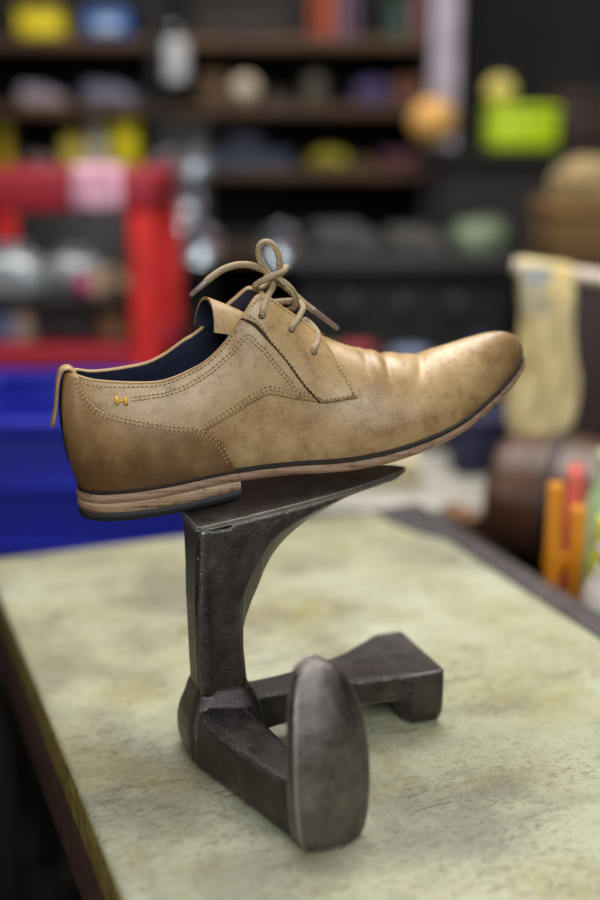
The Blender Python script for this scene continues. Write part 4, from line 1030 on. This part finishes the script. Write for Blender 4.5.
# rolled brown leather
M_hide = leather('brown_leather', base=(74, 50, 36), light=(94, 66, 48), dark=(52, 36, 27))
p = on_bench(566, 1.385); L_ = .17; rad = .080; p.z += .0045
t = thing('leather_roll', 'roll of brown leather lying on the low bench beside the cream bench', 'leather roll', p, R(62))
rings = []
for k in np.linspace(0, 1, 30):
    f = 1 - .16 * abs(2*k - 1)**3 + .02*math.sin(14*k); rings.append([(rad*f*math.cos(a) * (1 + .015*math.sin(5*a)), (k - .5)*L_, rad + rad*f*math.sin(a) * 1.0) for a in np.linspace(0, 2*math.pi, 40, endpoint=False)])
MB().loft(rings).build('roll', M_hide, t)
sp_ = []
for k in np.linspace(0, 1, 90):
    a = k * 6 * math.pi; r_ = rad * .80 * (1 - .85*k); sp_.append((r_*math.cos(a), -L_/2 - .001, rad + r_*math.sin(a)))
MB().tube(sp_, .0025, 6).build('rolled_edge', M_edge, t)
MB().lathe([(rad*.99 + .004, -.006), (rad + .006, -.004), (rad + .006, .004), (rad*.99 + .004, .006)], 40, c=(0, .01, rad), M=Matrix.Rotation(R(90), 3, 'X').to_4x4()).build('strap', paint((60, 46, 44), .5), t)
p = on_bench(462, 1.43); t = thing('leather_offcut', 'small curled tan leather offcut beside the brown roll', 'leather scrap', p, R(25))
rings = []
for k in np.linspace(0, 1, 14): rings.append([((r_)*math.cos(a)*(1 + .08*math.sin(3*k)), (k - .5)*.06, .030 + r_*math.sin(a)) for r_, a in [(.029, a) for a in np.linspace(-2.8, 2.2, 26)] + [(.025, a) for a in np.linspace(2.2, -2.8, 26)]])
MB().loft(rings).build('curl', leather('tan_offcut', base=(124, 90, 60), light=(150, 112, 78), dark=(90, 62, 42)), t)
# red handled knife just over the bench edge
p0, p1 = on_bench(436, 1.36), on_bench(505, 1.22); p0.z = p1.z = LZ + .0085
t = thing('knife', 'red handled leather knife lying along the bench edge', 'knife', p0); dv = p1 - p0
MB().tube([(0, 0, 0), tuple(dv*.05), tuple(dv*.5), tuple(dv*.62)], [.006, .0078, .0080, .0065], 14).build('handle', plain('red_handle', (168, 48, 38), .45), t)
n_ = Vector((-dv.y, dv.x, 0)).normalized()
MB().loft([[tuple(dv*.625 + n_*.007 + Vector((0, 0, -.001))), tuple(dv*.625 - n_*.007 + Vector((0, 0, -.001))), tuple(dv*.625 - n_*.007 + Vector((0, 0, .001))), tuple(dv*.625 + n_*.007 + Vector((0, 0, .001)))], [tuple(dv + n_*.006 + Vector((0, 0, -.0006))), tuple(dv - n_*.001 + Vector((0, 0, -.0006))), tuple(dv - n_*.001 + Vector((0, 0, .0006))), tuple(dv + n_*.006 + Vector((0, 0, .0006)))]]).build('blade', M_steel, t)
# orange rack
M_or = plain('orange_paint', (222, 140, 12), .45, 0, .12, 20)
OY = 1.14; p = on_bench(567, OY); t = thing('tool_rack', 'small orange wooden rack standing beside the plastic bags', 'rack', p, R(4)); ph_ = at(551, 486, OY).z - LZ
xw = size(8, p)
for x, k in ((-xw*1.6, 1.0), (xw*1.3, .86)):
    MB().box(x - xw*.85, x + xw*.85, 0, .014, .0105, ph_*k, .002).build('upright', M_or, t)
MB().box(-xw*2.6, xw*2.4, -.02, .034, 0, .010, .002).build('foot', M_or, t)
MB().box(-xw*2.3, xw*2.1, .0145, .022, ph_*.45, ph_*.55, .002).build('cross_bar', M_or, t)
# bags
def bag_at(u, y, w, h, rgb, lab, seed, coat=.4, d=.07):
    q = on_bench(u, y); return soft('plastic_bag', lab, 'bag', q, w, d, h, plain('bag_%d' % seed, rgb, .35, 0, .18, 30, coat), .1, seed)
bag_at(618, 1.062, .056, .120, (214, 206, 196), 'whitish plastic bag next to the orange rack', 41)
bag_at(611, 1.185, .060, .172, (184, 214, 160), 'pale green plastic bag behind the whitish one', 42)
q = on_bench(571, 1.245); soft('packet', 'narrow coral pink packet between the orange rack and pale green bag', 'packet', q, .024, .03, .165, plain('coral_packet', (222, 96, 84), .45, 0, .18, 30, .2), .1, 43, False)
p = on_bench(603, 1.118); jar('bottle', 'acid yellow bottle among the plastic bags', 'bottle', (p.x, 1.118, p.z), .013, .150, paint((206, 208, 20), .4, 0, .3), paint((214, 214, 40), .4), neck=.6)
bag_at(588, 1.10, .018, .045, (206, 190, 186), 'tiny pale packet at the foot of the orange rack', 44, .3, .02)
# ---------------------------------------------------------------- light and camera
def area(name, loc, target, sx, sy, power, rgb=(1, 1, 1)):
    l = bpy.data.lights.new(name, 'AREA'); l.shape = 'RECTANGLE'; l.size = sx; l.size_y = sy; l.energy = power; l.color = rgb
    o = bpy.data.objects.new(name, l); COL.objects.link(o); o.location = loc
    o.rotation_euler = (Vector(target) - Vector(loc)).to_track_quat('-Z', 'Y').to_euler(); return o
area('bench_lamp', (.12, 1.22, 2.0), (.05, .95, .80), .95, .55, 20, (1, .98, .94))
area('front_fill', (.30, -.55, 1.85), (.02, .85, .85), .9, .9, 19, (.93, .97, 1))  # added fill light behind the camera; no window is built there
area('side_fill', (-1.5, -.1, 1.5), (-.1, .8, .72), .7, .7, 7, (1, .96, .90))  # unseen fill light, added to brighten the left side of the bench
area('back_lamp', (-.1, 2.15, 2.6), (-.05, 2.95, 1.15), 1.9, .3, 36, (1, .96, .92))
wd = bpy.data.worlds.new('dim_room'); sc.world = wd; wd.use_nodes = True
wd.node_tree.nodes['Background'].inputs[0].default_value = (.5, .52, .56, 1); wd.node_tree.nodes['Background'].inputs[1].default_value = .045

cam = bpy.data.cameras.new('camera'); co = bpy.data.objects.new('camera', cam); COL.objects.link(co)
co.location = (0, 0, CAM_Z); co.rotation_euler = (math.pi/2 - TH, 0, 0)
cam.sensor_fit = 'HORIZONTAL'; cam.sensor_width = 24; cam.lens = 24 * FPX / 600; cam.clip_start = .02; cam.clip_end = 30
cam.dof.use_dof = True; cam.dof.focus_distance = .815; cam.dof.aperture_fstop = 1.7
sc.camera = co
vs_ = sc.view_settings; vs_.view_transform = 'Standard'; vs_.look = 'None'; vs_.gamma = 1; vs_.use_curve_mapping = False; vs_.exposure = 0.0
